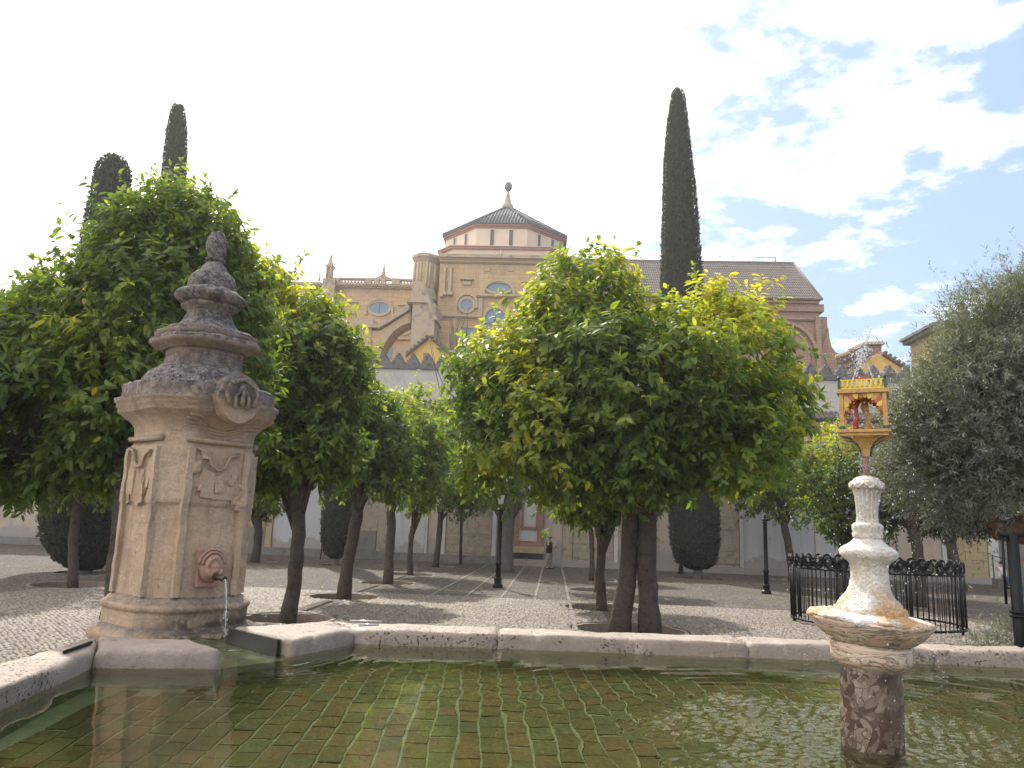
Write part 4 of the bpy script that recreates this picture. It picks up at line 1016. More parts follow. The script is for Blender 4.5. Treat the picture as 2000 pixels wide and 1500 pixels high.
for u in (887,): CB('pilaster','trim',u-3,600,u+3,740,YT,.3,proud=.18)
for u, v in ((912,545),(1032,550)):
    CB('plaque_hood','trim',u-13,v,u+13,v+3,YT,.1,proud=.4); CB('plaque','trim',u-9,v+5,u+9,v+12,YT,.1,proud=.18)
for u in (952,998): CB('relief_panel','trim',u-5,521,u+5,530,YT,.1,proud=.12)
# lantern tiers
YD = 73.6
def tierpoly(u0,u1,ch,Y,dep):
    a, b = X(u0,495,Y), X(u1,495,Y); return [(a,Y),(b,Y),(b+ch,Y+ch*1.1),(b+ch,Y+dep),(a-ch,Y+dep),(a-ch,Y+ch*1.1)]
zd = lambda v, Y=YD: Z(980,v,Y)
m = MB(); m.prism_z(tierpoly(885,1072,1.6,YD,14), zd(520), zd(488)); m.build('lantern_base', M['cream'], cath)
m = MB(); m.prism_z([(x+(.2 if x > -6 else -.2),y-.2) for x,y in tierpoly(885,1072,1.6,YD,14)], zd(488), zd(483)); m.build('band', M['redband'], cath)
m = MB(); m.prism_z([(x+(.3 if x > -6 else -.3),y-.3) for x,y in tierpoly(885,1072,1.6,YD,14)], zd(483)+.005, zd(481.5)); m.build('ledge', M['white'], cath)
xc = X(978,506,YD); zc = Z(978,509,YD); m = MB(); m.prism_y(ell(xc,zc,.78,.72,12,0,math.pi,False), YD-.08, YD-.01); m.build('lunette', M['ashlary'], cath)
m = MB(); m.tube([(xc,YD-.3,zc-.3),(xc,YD-.3,zc+1.0)], .06, 6); m.build('white_pole', M['white'], cath)
YC = 75.2; side = 104*YC/1500/.985; ap = side/2/math.tan(math.pi/8); ocx, ocy = X(980,460,YC), YC+ap
Rr = side/2/math.sin(math.pi/8)
zc_ = lambda v: Z(980,v,YC)
m = MB(); m.prism_z(octo(ocx,ocy,Rr), zc_(500), zc_(446)); drum = m.build('lantern_drum', M['cream'], cath)
m = MB(); m.prism_z(octo(ocx,ocy,Rr*1.02), zc_(446), zc_(442.5)); m.prism_z(octo(ocx,ocy,Rr*1.045), zc_(442.5)+.003, zc_(439.5)); m.build('band', M['redband'], cath)
# slit windows on every face
for k in range(8):
    a = -math.pi/2+k*math.pi/4; R4 = tr(ocx,ocy,0) @ rot('Z', a+math.pi/2)
    for sx in (-.98,.98):
        m = MB(); m.box(sx-.2,sx+.2,-ap-.03,-ap+.05,zc_(482),zc_(449),R4); wv_ = m.build('window', M['lead'], drum)
        if k in (7,0,1):
            m = MB(); m.box(sx-.26,sx-.202,-ap-.07,-ap+.05,zc_(482),zc_(449),R4); m.box(sx+.202,sx+.26,-ap-.07,-ap+.05,zc_(482),zc_(449),R4); m.build('frame', M['cream'], wv_)
za = Z(986,404,ocy); ze = zc_(439)
m = MB(); b8 = octo(ocx,ocy,Rr*1.06); nvx = [(x,y,ze) for x,y in b8]+[(x,y,ze+.12) for x,y in b8]+[(ocx,ocy,za)]
m.add(nvx, [(i,(i+1)%8,8+(i+1)%8,8+i) for i in range(8)]+[(8+i,8+(i+1)%8,16) for i in range(8)]+[tuple(range(7,-1,-1))]); roof = m.build('lantern_roof', M['dometile'], cath)
m = MB()
for k in range(8):
    p, q, ap_ = Vector(nvx[8+k]), Vector(nvx[8+(k+1)%8]), Vector(nvx[16])
    mid = (p+q)/2
    for j in range(17):
        s_ = (j+.5)/17; b_ = p.lerp(q, s_); t_ = 1-abs(2*s_-1)     # rib climbs until it meets the hip
        e_ = b_+(ap_-mid)*t_
        if t_ > .05: m.tube([b_+Vector((0,0,.05)), e_+Vector((0,0,.05))], .085, 5)
    m.tube([p+Vector((0,0,.1)), ap_+Vector((0,0,.1))], .14, 6)
m.build('roof_ribs', M['dometile'], roof, kind='stuff')
zf = za
m = MB(); m.lathe([(.75,zf-.5),(.66,zf+.15),(.5,zf+.35),(.42,zf+.45),(.2,zf+1.5),(.12,zf+1.75),(.17,zf+1.85),(.1,zf+1.9)], 10, tr(ocx,ocy,0)); m.build('finial', M['sand_grey'], roof)
m = MB(); m.ball((ocx,ocy,zf+2.45), .50, 14, 10, (.9,.9,1.15)); m.build('finial_ball', M['merlon'], roof)

# left wing with balustrade
YL = 79.0
def cz(u,v,Y=YL): return Z(u,v,Y)
CB('wing_wall','sand_wing',648,563,840,760,YL,12,z=(0,cz(730,563))); CB('wing_wall','sand_wing',500,556,648,760,YL+.8,12,z=(0,cz(620,556)))
course(648,812,556,6,YL,.6,'sand_grey','cornice'); course(500,630,552,5,YL+.8,.5,'sand_grey','cornice')
CB('corner_buttress','sand_grey',628,550,652,760,YL,2,z=(0,cz(640,550)),proud=1.2); 
for u in (659,666): CB('pilaster','trim',u-2.2,572,u+2.2,640,YL,.2,proud=.25)
oval(741,602,20,12,YL,bars=1); archring(741,606,25,21,4,YL,legs=10); 
archring(685,624,15,12,4,YL); oval(789,644,10,7,YL,bars=1)
for u, v in ((687,589),(792,595)): CB('plaque_hood','trim',u-13,v,u+13,v+3,YL,.1,proud=.35)
CB('plaque','trim',780,600,804,612,YL,.1,proud=.1); course(760,800,661,3,YL,.3)
CB('door_frame','trim',772,678,800,700,YL,.2,proud=.1,z=(cz(790,760),cz(790,678))); CB('low_window','glass',756,668,766,700,YL,.1,proud=.05)
yb = YL-.4
x0, x1 = X(652,545,yb), X(809,545,yb); zb0, zb1 = cz(730,556,yb), cz(730,545,yb)
bal = MB(); bal.box(x0,x1,yb-.25,yb+.25,zb0-.05,zb0+.12); bal.box(x0,x1,yb-.28,yb+.28,zb1-.16,zb1+.03); balo = bal.build('balustrade', M['sand_grey'], cath)
bmx_ = MB(); h = zb1-.16-(zb0+.12); bmx_.lathe([(.10,0),(.06,.05*h),(.15,.3*h),(.09,.62*h),(.07,.75*h),(.11,h)], 8); bq = bmx_.mesh('baluster'); bq.materials.append(M['sand_grey'])
n = int((x1-x0)/.36)
for i in range(n):
    x = x0+.36*(i+.5)
    u = 1000+F*((np.array([x,yb,zb1])-CAM)@RT)/((np.array([x,yb,zb1])-CAM)@FW)
    if 716 < u < 780 or u < 664: continue
    mo('baluster', bq, None, balo, (x,yb,zb0+.12))
for u0,u1 in ((648,664),(716,727),(731,741),(745,754),(766,782)): CB('pedestal','sand_grey',u0,545,u1,557,yb,.25,proud=.3)
def pinn(u, vb, vt, hw, name='pinnacle', tower=0):
    Y = YL; s = Y/1500; cx_ = X(u,vb,Y); m = MB(); z0 = Z(u,vb,Y); z1 = Z(u,vt,Y); H_ = z1-z0; r = hw*s
    if tower:
        m.box(cx_-r,cx_+r,Y-.3,Y+2*r-.3,z0,z0+H_*.46); m.box(cx_-r*1.25,cx_+r*1.25,Y-.5,Y+2*r-.1,z0+H_*.46,z0+H_*.55)
        m.prism_z([(cx_-r*.9,Y-.2),(cx_+r*.9,Y-.2),(cx_+r*.9,Y+2*r-.4),(cx_-r*.9,Y+2*r-.4)], z0+H_*.55, z1, top=[(cx_-.05,Y+r-.35),(cx_+.05,Y+r-.35),(cx_+.05,Y+r-.25),(cx_-.05,Y+r-.25)])
        for dx in (-r*.7, r*.7): m.tube([(cx_+dx,Y-.4,z0),(cx_+dx,Y-.4,z0+H_*.45)], .1, 6)
    else:
        m.lathe([(r,z0),(r*.8,z0+H_*.12),(r*1.0,z0+H_*.18),(r*.62,z0+H_*.25),(r*.45,z0+H_*.45),(r*.6,z0+H_*.48),(r*.25,z0+H_*.7),(.04,z1)], 6, tr(cx_,Y,0), smooth=False)
    return m.build(name, M['sand_grey'], cath)
pinn(643,546,497,6,tower=1); pinn(665,546,527,2.2); pinn(623,549,524,2.6); pinn(749,538,510,5); pinn(729,546,536,2); pinn(770,546,536,2)
cx_ = X(749,545,YL); z0 = Z(749,546,YL); s = YL/1500
m = MB(); m.prism_y([(cx_-20*s,z0),(cx_+20*s,z0),(cx_+14*s,z0+3*s),(cx_+8*s,z0+5*s),(cx_+4*s,z0+9*s),(cx_-4*s,z0+9*s),(cx_-8*s,z0+5*s),(cx_-14*s,z0+3*s)][::-1], YL-.3, YL+.3); m.build('pediment', M['sand_grey'], cath)

# buttress pier and flying arch
YB = 67.0; s = YB/1500/.985
pz = lambda u,v: Z(u,v,YB)
CB('buttress_pier','sand_grey',801,592,846,760,YB,4.5,z=(0,pz(822,592)))
m = MB(); xa, xb = X(797,590,YB), X(838,590,YB); z1_ = pz(818,592)
m.prism_y([(xa-.1,z1_),(xa-.1,z1_+.3),(xa+.35,z1_+.5),(xa+.35,z1_+2.2*.9),(xb-.6,z1_+2.2*.9),(xb+.1,z1_+.2),(xb+.9,z1_-1.6),(xb+.5,z1_-1.6),(xb-.1,z1_)], YB-.25, YB+4.6); m.build('buttress_cap', M['sand_grey'], cath)
m = MB(); m.box(X(846,640,YB),X(872,640,YB),YB+2.5,YB+6,0,pz(856,612)); m.build('buttress_return', M['sand'], cath)
YF = 68.2
def P2(u,v): return (X(u,v,YF), Z(u,v,YF))
arc = [P2(741,700),P2(747,680),P2(757,662),P2(770,646),P2(785,636),P2(802,630)]
top = [P2(660,700),P2(690,641),P2(716,641),P2(742,641),P2(760,630),P2(780,617),P2(802,603)]
m = MB(); m.prism_y([P2(693,780),P2(741,780)]+arc+[P2(802,608),P2(780,622),P2(760,635),P2(742,646),P2(693,646)], YF, YF+2.2); m.build('flying_arch', M['sand_wing'], cath)
m = MB(); m.prism_y([P2(740,643),P2(741,636),P2(802,598),P2(802,606)], YF-.35, YF+2.5); m.prism_y([P2(740,636),P2(740,632),P2(802,592),P2(802,597)], YF-.2, YF+2.4); m.build('sloping_coping', M['sand_grey'], cath)
m = MB(); 
for i in range(len(arc)-1):
    a_, b_ = Vector(arc[i]), Vector(arc[i+1]); n_ = 3
    nr = Vector((-(b_-a_).y,(b_-a_).x)).normalized()*.62
    if nr.x > 0: nr = -nr
    for j in range(n_):
        p, q = a_.lerp(b_, j/n_+.02), a_.lerp(b_, (j+1)/n_-.02); mm = MB()
        mm.prism_y([(p.x,p.y),(q.x,q.y),(q.x+nr.x,q.y+abs(nr.y)),(p.x+nr.x,p.y+abs(nr.y))], YF-.08, YF+.05); mm.build('arch_stone', M['trim'], cath)
x0,x1,_,_ = rect(690,640,744,645,YF)
m = MB(); m.box(x0,x1,YF-.4,YF+2.6,Z(715,641,YF),Z(715,634,YF)); m.box(x0+.4,x1-.7,YF-.2,YF+2.4,Z(715,634,YF)+.004,Z(715,622,YF)); m.box(X(678,628,YF),x0+.395,YF,YF+2.4,Z(690,641,YF),Z(690,628,YF)); m.build('pier_cap', M['sand_grey'], cath)
m = MB(); m.box(x0+.3,X(722,700,YF),YF-.1,YF+2,0,Z(715,641,YF)-.004); m.build('outer_pier', M['sand'], cath)

# nave
YN = 76.0
zn = lambda u,v: Z(u,v,YN)
zE = zn(1530,590); xE = X(1605,594,YN-.9); xN0 = X(1085,590,YN)
CB('nave_wall','nave',1085,620,1602,760,YN,16,z=(0,zE-1.0))
m = MB(); m.box(xN0,X(1602,600,YN)+.25,YN-.35,YN+16,zE-1.0,zE-.25); m.box(xN0,xE-.15,YN-.7,YN+16,zE-.25,zE); m.build('cornice', M['nave'], cath)
course(1085,1603,617,4,YN,.35,'nave')
yr = YN+7.0; zR = Z(1550,516,yr); xR = X(1550,516,yr)
m = MB(); ye = YN-.95
V8 = [(xN0,ye,zE+.02),(xE,ye,zE+.02),(xE,yr+8,zE+.02),(xN0,yr+8,zE+.02),(xN0,yr,zR),(xR,yr,zR)]
m.add(V8, [(0,1,5,4),(1,2,5),(2,3,4,5),(0,4,3),(3,2,1,0)]); nroof = m.build('nave_roof', M['rooftile'], cath)
m = MB(); nrib = 118
for i in range(nrib):
    x = xN0+(xE-xN0)*(i+.5)/nrib; t_ = 1.0 if x < xR else (xE-x)/(xE-xR)
    k = 14; pts = []
    for j in range(k+1):
        q = t_*j/k; pts.append((x+(0),ye+(yr-ye)*q,zE+(zR-zE)*q+.05))
    # each tile in the column overlaps the next: stepped radius
    for j in range(k):
        a_, b_ = Vector(pts[j]), Vector(pts[j+1]); m.tube([a_+Vector((0,0,.03)), b_], [.105,.085], 5, smooth=False)
m.tube([(xN0,yr,zR+.08),(xR,yr,zR+.08)], .17, 8); m.tube([(xR,yr,zR+.08),(xE,ye,zE+.08)], .15, 8)
m.build('roof_tiles', M['rooftile'], nroof, kind='stuff')
m = MB(); zl = zR+.75
m.tube([(xN0,yr,zl),(xR-2,yr,zl)], .035, 4)
for i in range(5): x = xN0+ (xR-2-xN0)*i/4.0; m.tube([(x,yr,zR),(x,yr,zl+.1)], .05, 5)
m.build('lightning_wire', M['iron'], nroof)
# gable end arch and buttress
archring(1525,690,62,58,6,YN,proud=.5,mat='nave'); archring(1525,690,52,48,3,YN,proud=.2,mat='trim')
archring(1525,694,30,38,2,YN,proud=.12,mat='nave')
CB('nave_pilaster','nave',1592,622,1602,760,YN,.3,proud=.55,z=(0,zn(1596,622))); CB('nave_buttress','nave',1602,616,1618,760,YN+.5,5,z=(0,zn(1610,616)))
bp_ = [(1602,760),(1602,690),(1618,640),(1620,660),(1624,676),(1632,688),(1646,693),(1650,760)]
m = MB(); m.prism_y([(X(u,v,YN+.3),Z(u,v,YN+.3)) for u,v in bp_][::-1], YN+.3, YN+3); m.build('curved_buttress', M['nave'], cath)

# smaller gabled buildings between cathedral and wall
def gable(name, label, pts, mat, Y, dep, verge=None, group=None):
    b = thing(name, (0,Y,0), label, 'building', group)
    q = [(X(u,v,Y),Z(u,v,Y)) for u,v in pts]
    m = MB(); m.prism_y([(q[-1][0],0),(q[0][0],0)]+q, 0, dep); m.build('gable_wall', M[mat], b)
    if verge:
        for (u0,v0,u1,v1) in verge:
            x0_,z0_,x1_,z1_ = X(u0,v0,Y),Z(u0,v0,Y),X(u1,v1,Y),Z(u1,v1,Y)
            d = Vector((x1_-x0_,0,z1_-z0_)); n_ = max(3, int(d.length/.32)); 
            m = MB(); m.add([(x0_,-.25,z0_),(x1_,-.25,z1_),(x1_,dep,z1_),(x0_,dep,z0_),(x0_,-.25,z0_+.16),(x1_,-.25,z1_+.16),(x1_,dep,z1_+.16),(x0_,dep,z0_+.16)],
                [(0,3,2,1),(4,5,6,7),(0,1,5,4),(1,2,6,5),(2,3,7,6),(3,0,4,7)]); rf = m.build('roof', M['rooftile'], b)
            tt = MB(); tt.tube([(0,-.34,0),(0,.34,0)], .13, 7); tq = tt.mesh('tile'); tq.materials.append(M['rooftile'])
            for i in range(n_):
                o = mo('tile', tq, None, rf, (x0_+d.x*(i+.5)/n_, 0, z0_+d.z*(i+.5)/n_+.19))
    return b
yg = gable('gabled_house', 'small yellow gable with a little red window behind the battlements, below the flying buttress', [(885,700),(839,661),(794,697)][::1], 'yellow', 50, 6, [(886,701,840,661),(838,661,793,698)])
m = MB(); x0,x1,z0,z1 = rect(827,690,836,702,50); m.box(x0,x1,-.06,-.01,z0,z1); m.build('window', M['redbrick'], yg)
m = MB(); x0,x1,z0,z1 = rect(835,652,843,664,50); m.box(x0,x1,-.1,.5,z0,z1); m.build('chimney', M['yellow'], yg)
yg2 = gable('gabled_house', 'yellow gable with a chimney stack behind the battlements, right of the pavilion spray', [(1772,726),(1722,694),(1714,690),(1650,726)], 'yellow', 50, 6, [(1774,727,1722,693),(1700,697,1650,726)])
m = MB(); x0,x1,z0,z1 = rect(1676,700,1683,725,50); m.box(x0,x1,-.1,.5,z0,z1); m.build('chimney', M['yellow'], yg2)
bg = gable('brick_building', 'low reddish brick gable with a raised stepped block between the nave and the yellow gable', [(1722,740),(1722,673),(1690,673),(1660,687),(1632,702),(1610,714)], 'brickwall', 55, 8, [(1690,688,1635,716)])
m = MB(); x0,x1,z0,z1 = rect(1688,669,1724,674,55); m.box(x0,x1,-.3,3,z0,z1); m.build('coping', M['trim'], bg)
m = MB()
for (u0,v0,u1,v1) in ((1656,686,1690,671),(1632,698,1658,689)):
    a_, b_ = Vector((X(u0,v0,55),-.1,Z(u0,v0,55))), Vector((X(u1,v1,55),-.1,Z(u1,v1,55))); m.tube([a_,b_], .16, 6)
m.build('verge', M['trim'], bg)
rb = gable('low_house', 'terracotta pitched roof rising behind the olive tree at right', [(1990,730),(1860,699),(1840,702),(1785,729)], 'nave', 52, 8, [(1846,701,1784,729)])
# far right tower with finial
YR_ = 66.0
tb = thing('bell_turret', (0,YR_,0), 'pale stone tower top with carved finial half hidden by the olive tree', 'tower')
x0 = X(1852,660,YR_); zt1 = Z(1860,636,YR_)
m = MB(); m.prism_z([(x0,1.5),(x0+3,0),(x0+9,0),(x0+9,7),(x0,7)], 0, zt1); m.build('tower_wall', M['sand'], tb)
m = MB(); m.prism_z([(x0-.5,1.3),(x0+2.8,-.5),(x0+9.5,-.5),(x0+9.5,7.5),(x0-.5,7.5)], zt1, zt1+.35); m.prism_z([(x0-.7,1.2),(x0+2.7,-.7),(x0+9.7,-.7),(x0+9.7,7.7),(x0-.7,7.7)], zt1+.353, zt1+.6); m.build('tower_cornice', M['merlon'], tb)
for u, v, k in ((1889,586,1.0),(1916,602,.7)):
    xc = X(u,620,YR_); zb = zt1+.6; zt_ = Z(u,v,YR_); h = zt_-zb
    m = MB(); m.lathe([(.5*k,zb),(.42*k,zb+.1*h),(.62*k,zb+.2*h),(.4*k,zb+.3*h),(.55*k,zb+.45*h),(.35*k,zb+.55*h),(.42*k,zb+.7*h),(.2*k,zb+.82*h),(.28*k,zb+.9*h),(.04,zt_)], 8, tr(xc,.6,0)); m.wear(.08, 2); m.build('finial', M['merlon'], tb)
# ================================================================ FOLIAGE
def cpt(u, v, Y): return ony(u, v, Y)
LT4 = (np.array([(0,0,0),(.5,0,-.03),(1,0,-.12),(.42,.23,.04),(.42,-.23,.04)]), np.array([(0,1,3),(3,1,2),(0,4,1),(4,2,1)]))
LT6 = (np.array([(0,0,0),(.5,0,-.03),(1,0,-.16),(.28,.20,.05),(.66,.19,.01),(.28,-.20,.05),(.66,-.19,.01)]), np.array([(0,1,3),(3,1,4),(4,1,2),(0,5,1),(5,6,1),(6,2,1)]))
LTO = (np.array([(0,0,0),(1,0,-.05),(.5,.09,.02),(.5,-.09,.02)]), np.array([(0,1,2),(0,3,1)]))
def smooth_noise(P, s, seed):
    r = np.random.default_rng(seed); o = np.zeros(len(P))
    for k in range(6):
        d = r.normal(size=3); d /= np.linalg.norm(d); o += np.sin(P@d*s*(.7+.25*k)+r.uniform(0,6.28))
    return o/3
def leaves_mesh(pos, dr, nr, ln, tint, tmpl, name):
    T, Fc = tmpl
    dr = dr/np.linalg.norm(dr,axis=1)[:,None]
    sd_ = np.cross(nr, dr); sd_ /= np.linalg.norm(sd_,axis=1)[:,None]+1e-9; n2 = np.cross(dr, sd_)
    V = pos[:,None,:]+ln[:,None,None]*(T[None,:,0:1]*dr[:,None,:]+T[None,:,1:2]*sd_[:,None,:]+T[None,:,2:3]*n2[:,None,:])
    return np_mesh(name, V, Fc, tint)
def gen_leaves(spheres, nsprig, leaf, r, per=9, droop=.5, spread=1.0, young=.0, inner=.25, sprlen=.35, zmin=None):
    """spheres: list of (x,y,z,r). Sprigs grow out of the shells of the lobes, each with a whorl of leaves"""
    S = np.array(spheres); wgt = S[:,3]**2; wgt /= wgt.sum()
    idx = r.choice(len(S), nsprig*2, p=wgt); d = r.normal(size=(nsprig*2,3)); d /= np.linalg.norm(d,axis=1)[:,None]
    f = np.where(r.random(nsprig*2) < inner, r.uniform(.35,.8,nsprig*2), r.uniform(.80,1.02,nsprig*2))
    P = S[idx,:3]+d*(S[idx,3]*f)[:,None]
    P += d*(.16*S[idx,3]*smooth_noise(P, 2.1, int(r.integers(1e6)))+.10*S[idx,3]*smooth_noise(P, 4.5, int(r.integers(1e6))))[:,None]; P += d*(np.where(r.random(len(P)) < .06, r.uniform(.1,.45,len(P)), 0))[:,None]
    # drop sprigs buried in other lobes, and open gaps
    dist = np.linalg.norm(P[:,None,:]-S[None,:,:3],axis=2)/S[None,:,3]
    keep = (dist.min(1) > .45)
    gap = smooth_noise(P, 2.3, int(r.integers(1e6))); keep &= (gap > -.80)
    if zmin is not None: keep &= P[:,2] > zmin
    P = P[keep][:nsprig]; d = d[keep][:nsprig]; f = f[keep][:nsprig]; n = len(P)
    ax = d+np.array([0,0,.35]); ax += r.normal(scale=.35,size=(n,3)); ax /= np.linalg.norm(ax,axis=1)[:,None]
    sl_ = sprlen*r.uniform(.5,1.35,n)
    tt = np.tile(np.linspace(.05,1,per), n); I = np.repeat(np.arange(n), per); m = len(I)
    pos = P[I]+ax[I]*(tt*sl_[I])[:,None]; pos[:,2] -= .25*sl_[I]*tt**2*droop
    rv = r.normal(size=(m,3)); rv -= (rv*ax[I]).sum(1)[:,None]*ax[I]; rv /= np.linalg.norm(rv,axis=1)[:,None]
    dr = ax[I]*(.35+.5*tt)[:,None]+rv*spread; dr[:,2] -= droop*(.6+r.random(m)*.9)
    nr = d[I]*.6+np.array([0,0,.8])+r.normal(scale=.45,size=(m,3))
    ln = leaf*r.uniform(.6,1.25,m)*(1-.25*(tt > .9))
    sn = smooth_noise(P, 1.3, int(r.integers(1e6)))
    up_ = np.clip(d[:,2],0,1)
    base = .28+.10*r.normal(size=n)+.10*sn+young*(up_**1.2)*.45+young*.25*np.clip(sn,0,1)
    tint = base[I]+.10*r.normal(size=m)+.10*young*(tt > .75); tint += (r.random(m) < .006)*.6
    return pos, dr, nr, ln, np.clip(tint,0,1)
def spx(lst, Y):
    o = []
    for (u,v,rp,dy) in lst:
        y = Y+dy; p = cpt(u,v,y); o.append((p[0],p[1],p[2],rp*np.linalg.norm(p-CAM)/F*.97))
    return o
def branches(base, top, spheres, r0, mat, parent, rr, stems=None, bend=.12, frac=.75, nb=None, flare=1.2):
    """trunk with flared foot, limbs into every lobe and twigs beyond"""
    base = Vector(base); top = Vector(top); tk = MB(); H_ = (top-base).length
    pts = []; k = 9
    off = Vector((rr.uniform(-1,1), rr.uniform(-1,1), 0))*bend
    for i in range(k+1):
        t_ = i/k; pts.append(base.lerp(top, t_)+off*math.sin(t_*math.pi)+Vector((rr.uniform(-1,1),rr.uniform(-1,1),0))*.02)
    pts[0] = pts[0]-Vector((0,0,.3))
    rad = [r0*(flare if i == 0 else (1.08 if i == 1 else 1.0-.12*(i/k)+rr.uniform(-.03,.03)+(-.12 if i == k else 0))) for i in range(k+1)]
    tk.tube(pts, rad, 14); tk.wear(r0*.12, 3/r0*.35, (base.x,base.y,0), r0*.05, 3/r0*1.6)
    tko = tk.build('trunk', M[mat], parent, kind='part')
    del tko['kind']
    lb = MB(); S = sorted(spheres, key=lambda s: -s[3])[:nb or 14]
    for s_ in S:
        c = Vector(s_[:3]); st = top-Vector((0,0,.10+.45*rr.random())); m1 = st.lerp(c, .38)+Vector((rr.uniform(-.15,.15),rr.uniform(-.15,.15),.25+rr.uniform(-.1,.15))); m2 = st.lerp(c, .72)+Vector((rr.uniform(-.15,.15),)*3)
        rb_ = r0*min(.62, .30+.35*s_[3]/S[0][3]); lb.tube([st,m1,m2,c], [rb_,rb_*.75,rb_*.5,rb_*.25], 7)
        for q in range(7):
            d = Vector((rr.gauss(0,1),rr.gauss(0,1),rr.gauss(0,1)+.3)).normalized(); e = c+d*s_[3]*.85; h = m2.lerp(c, rr.random())
            lb.tube([h, h.lerp(e,.5)+Vector((rr.uniform(-.1,.1),)*3), e], [rb_*.28,rb_*.17,rb_*.06], 5)
    lb.wear(r0*.06, 4); lb.build('branches', M[mat], parent)
leafvar = []
def make_leaf_variants():
    for k, tint in enumerate((.18,.25,.32,.38,.45,.52,.62,.75,.95)):
        rr = random.Random(k); pts = []; fs = []; n = 6
        T = []
        for i in range(n+1):
            t_ = i/n; w_ = .235*math.sin(math.pi*min(1,t_*1.02)**.85)*(1-.12*t_); z = -.18*t_*t_
            T += [(t_, -w_, z+.05*w_/.2*1.2), (t_, 0, z), (t_, w_, z+.05*w_/.2*1.2+rr.uniform(-.01,.01))]
        for i in range(n): fs += [(3*i,3*i+3,3*i+4,3*i+1),(3*i+1,3*i+4,3*i+5,3*i+2)]
        me = bpy.data.meshes.new('leaf'); me.from_pydata(T,[],fs); at = me.attributes.new('tint','FLOAT','POINT'); at.data.foreach_set('value',[tint]*len(T))
        me.polygons.foreach_set('use_smooth',[True]*len(me.polygons)); me.materials.append(M['leaf']); me.update(); leafvar.append((tint,me))
make_leaf_variants()
def leaf_objects(tree, pos, dr, nr, ln, tint, k=300):
    rel = pos-CAM; z = rel@FW; u = 1000+F*(rel@RT)/z; v = 750-F*(rel@UP)/z
    ok = (u > -20)&(u < 2020)&(v > 0)&(v < 1300)
    dd = np.where(ok, np.linalg.norm(rel,axis=1), 1e9); idx = np.argsort(dd/ln)[:k]
    for i in idx:
        a = Vector(dr[i]).normalized(); n_ = Vector(nr[i]); s_ = n_.cross(a).normalized(); n2 = a.cross(s_); l = float(ln[i])
        me = min(leafvar, key=lambda q: abs(q[0]-tint[i]))[1]
        o = bpy.data.objects.new('leaf', me); col.objects.link(o); o.parent = tree
        L_ = tree.location
        o.matrix_local = Matrix(((a.x*l,s_.x*l,n2.x*l,pos[i][0]-L_.x),(a.y*l,s_.y*l,n2.y*l,pos[i][1]-L_.y),(a.z*l,s_.z*l,n2.z*l,pos[i][2]-L_.z),(0,0,0,1)))
    m = np.ones(len(pos),bool); m[idx] = False; return m
TREE_GROUP = 'orange trees of the courtyard'
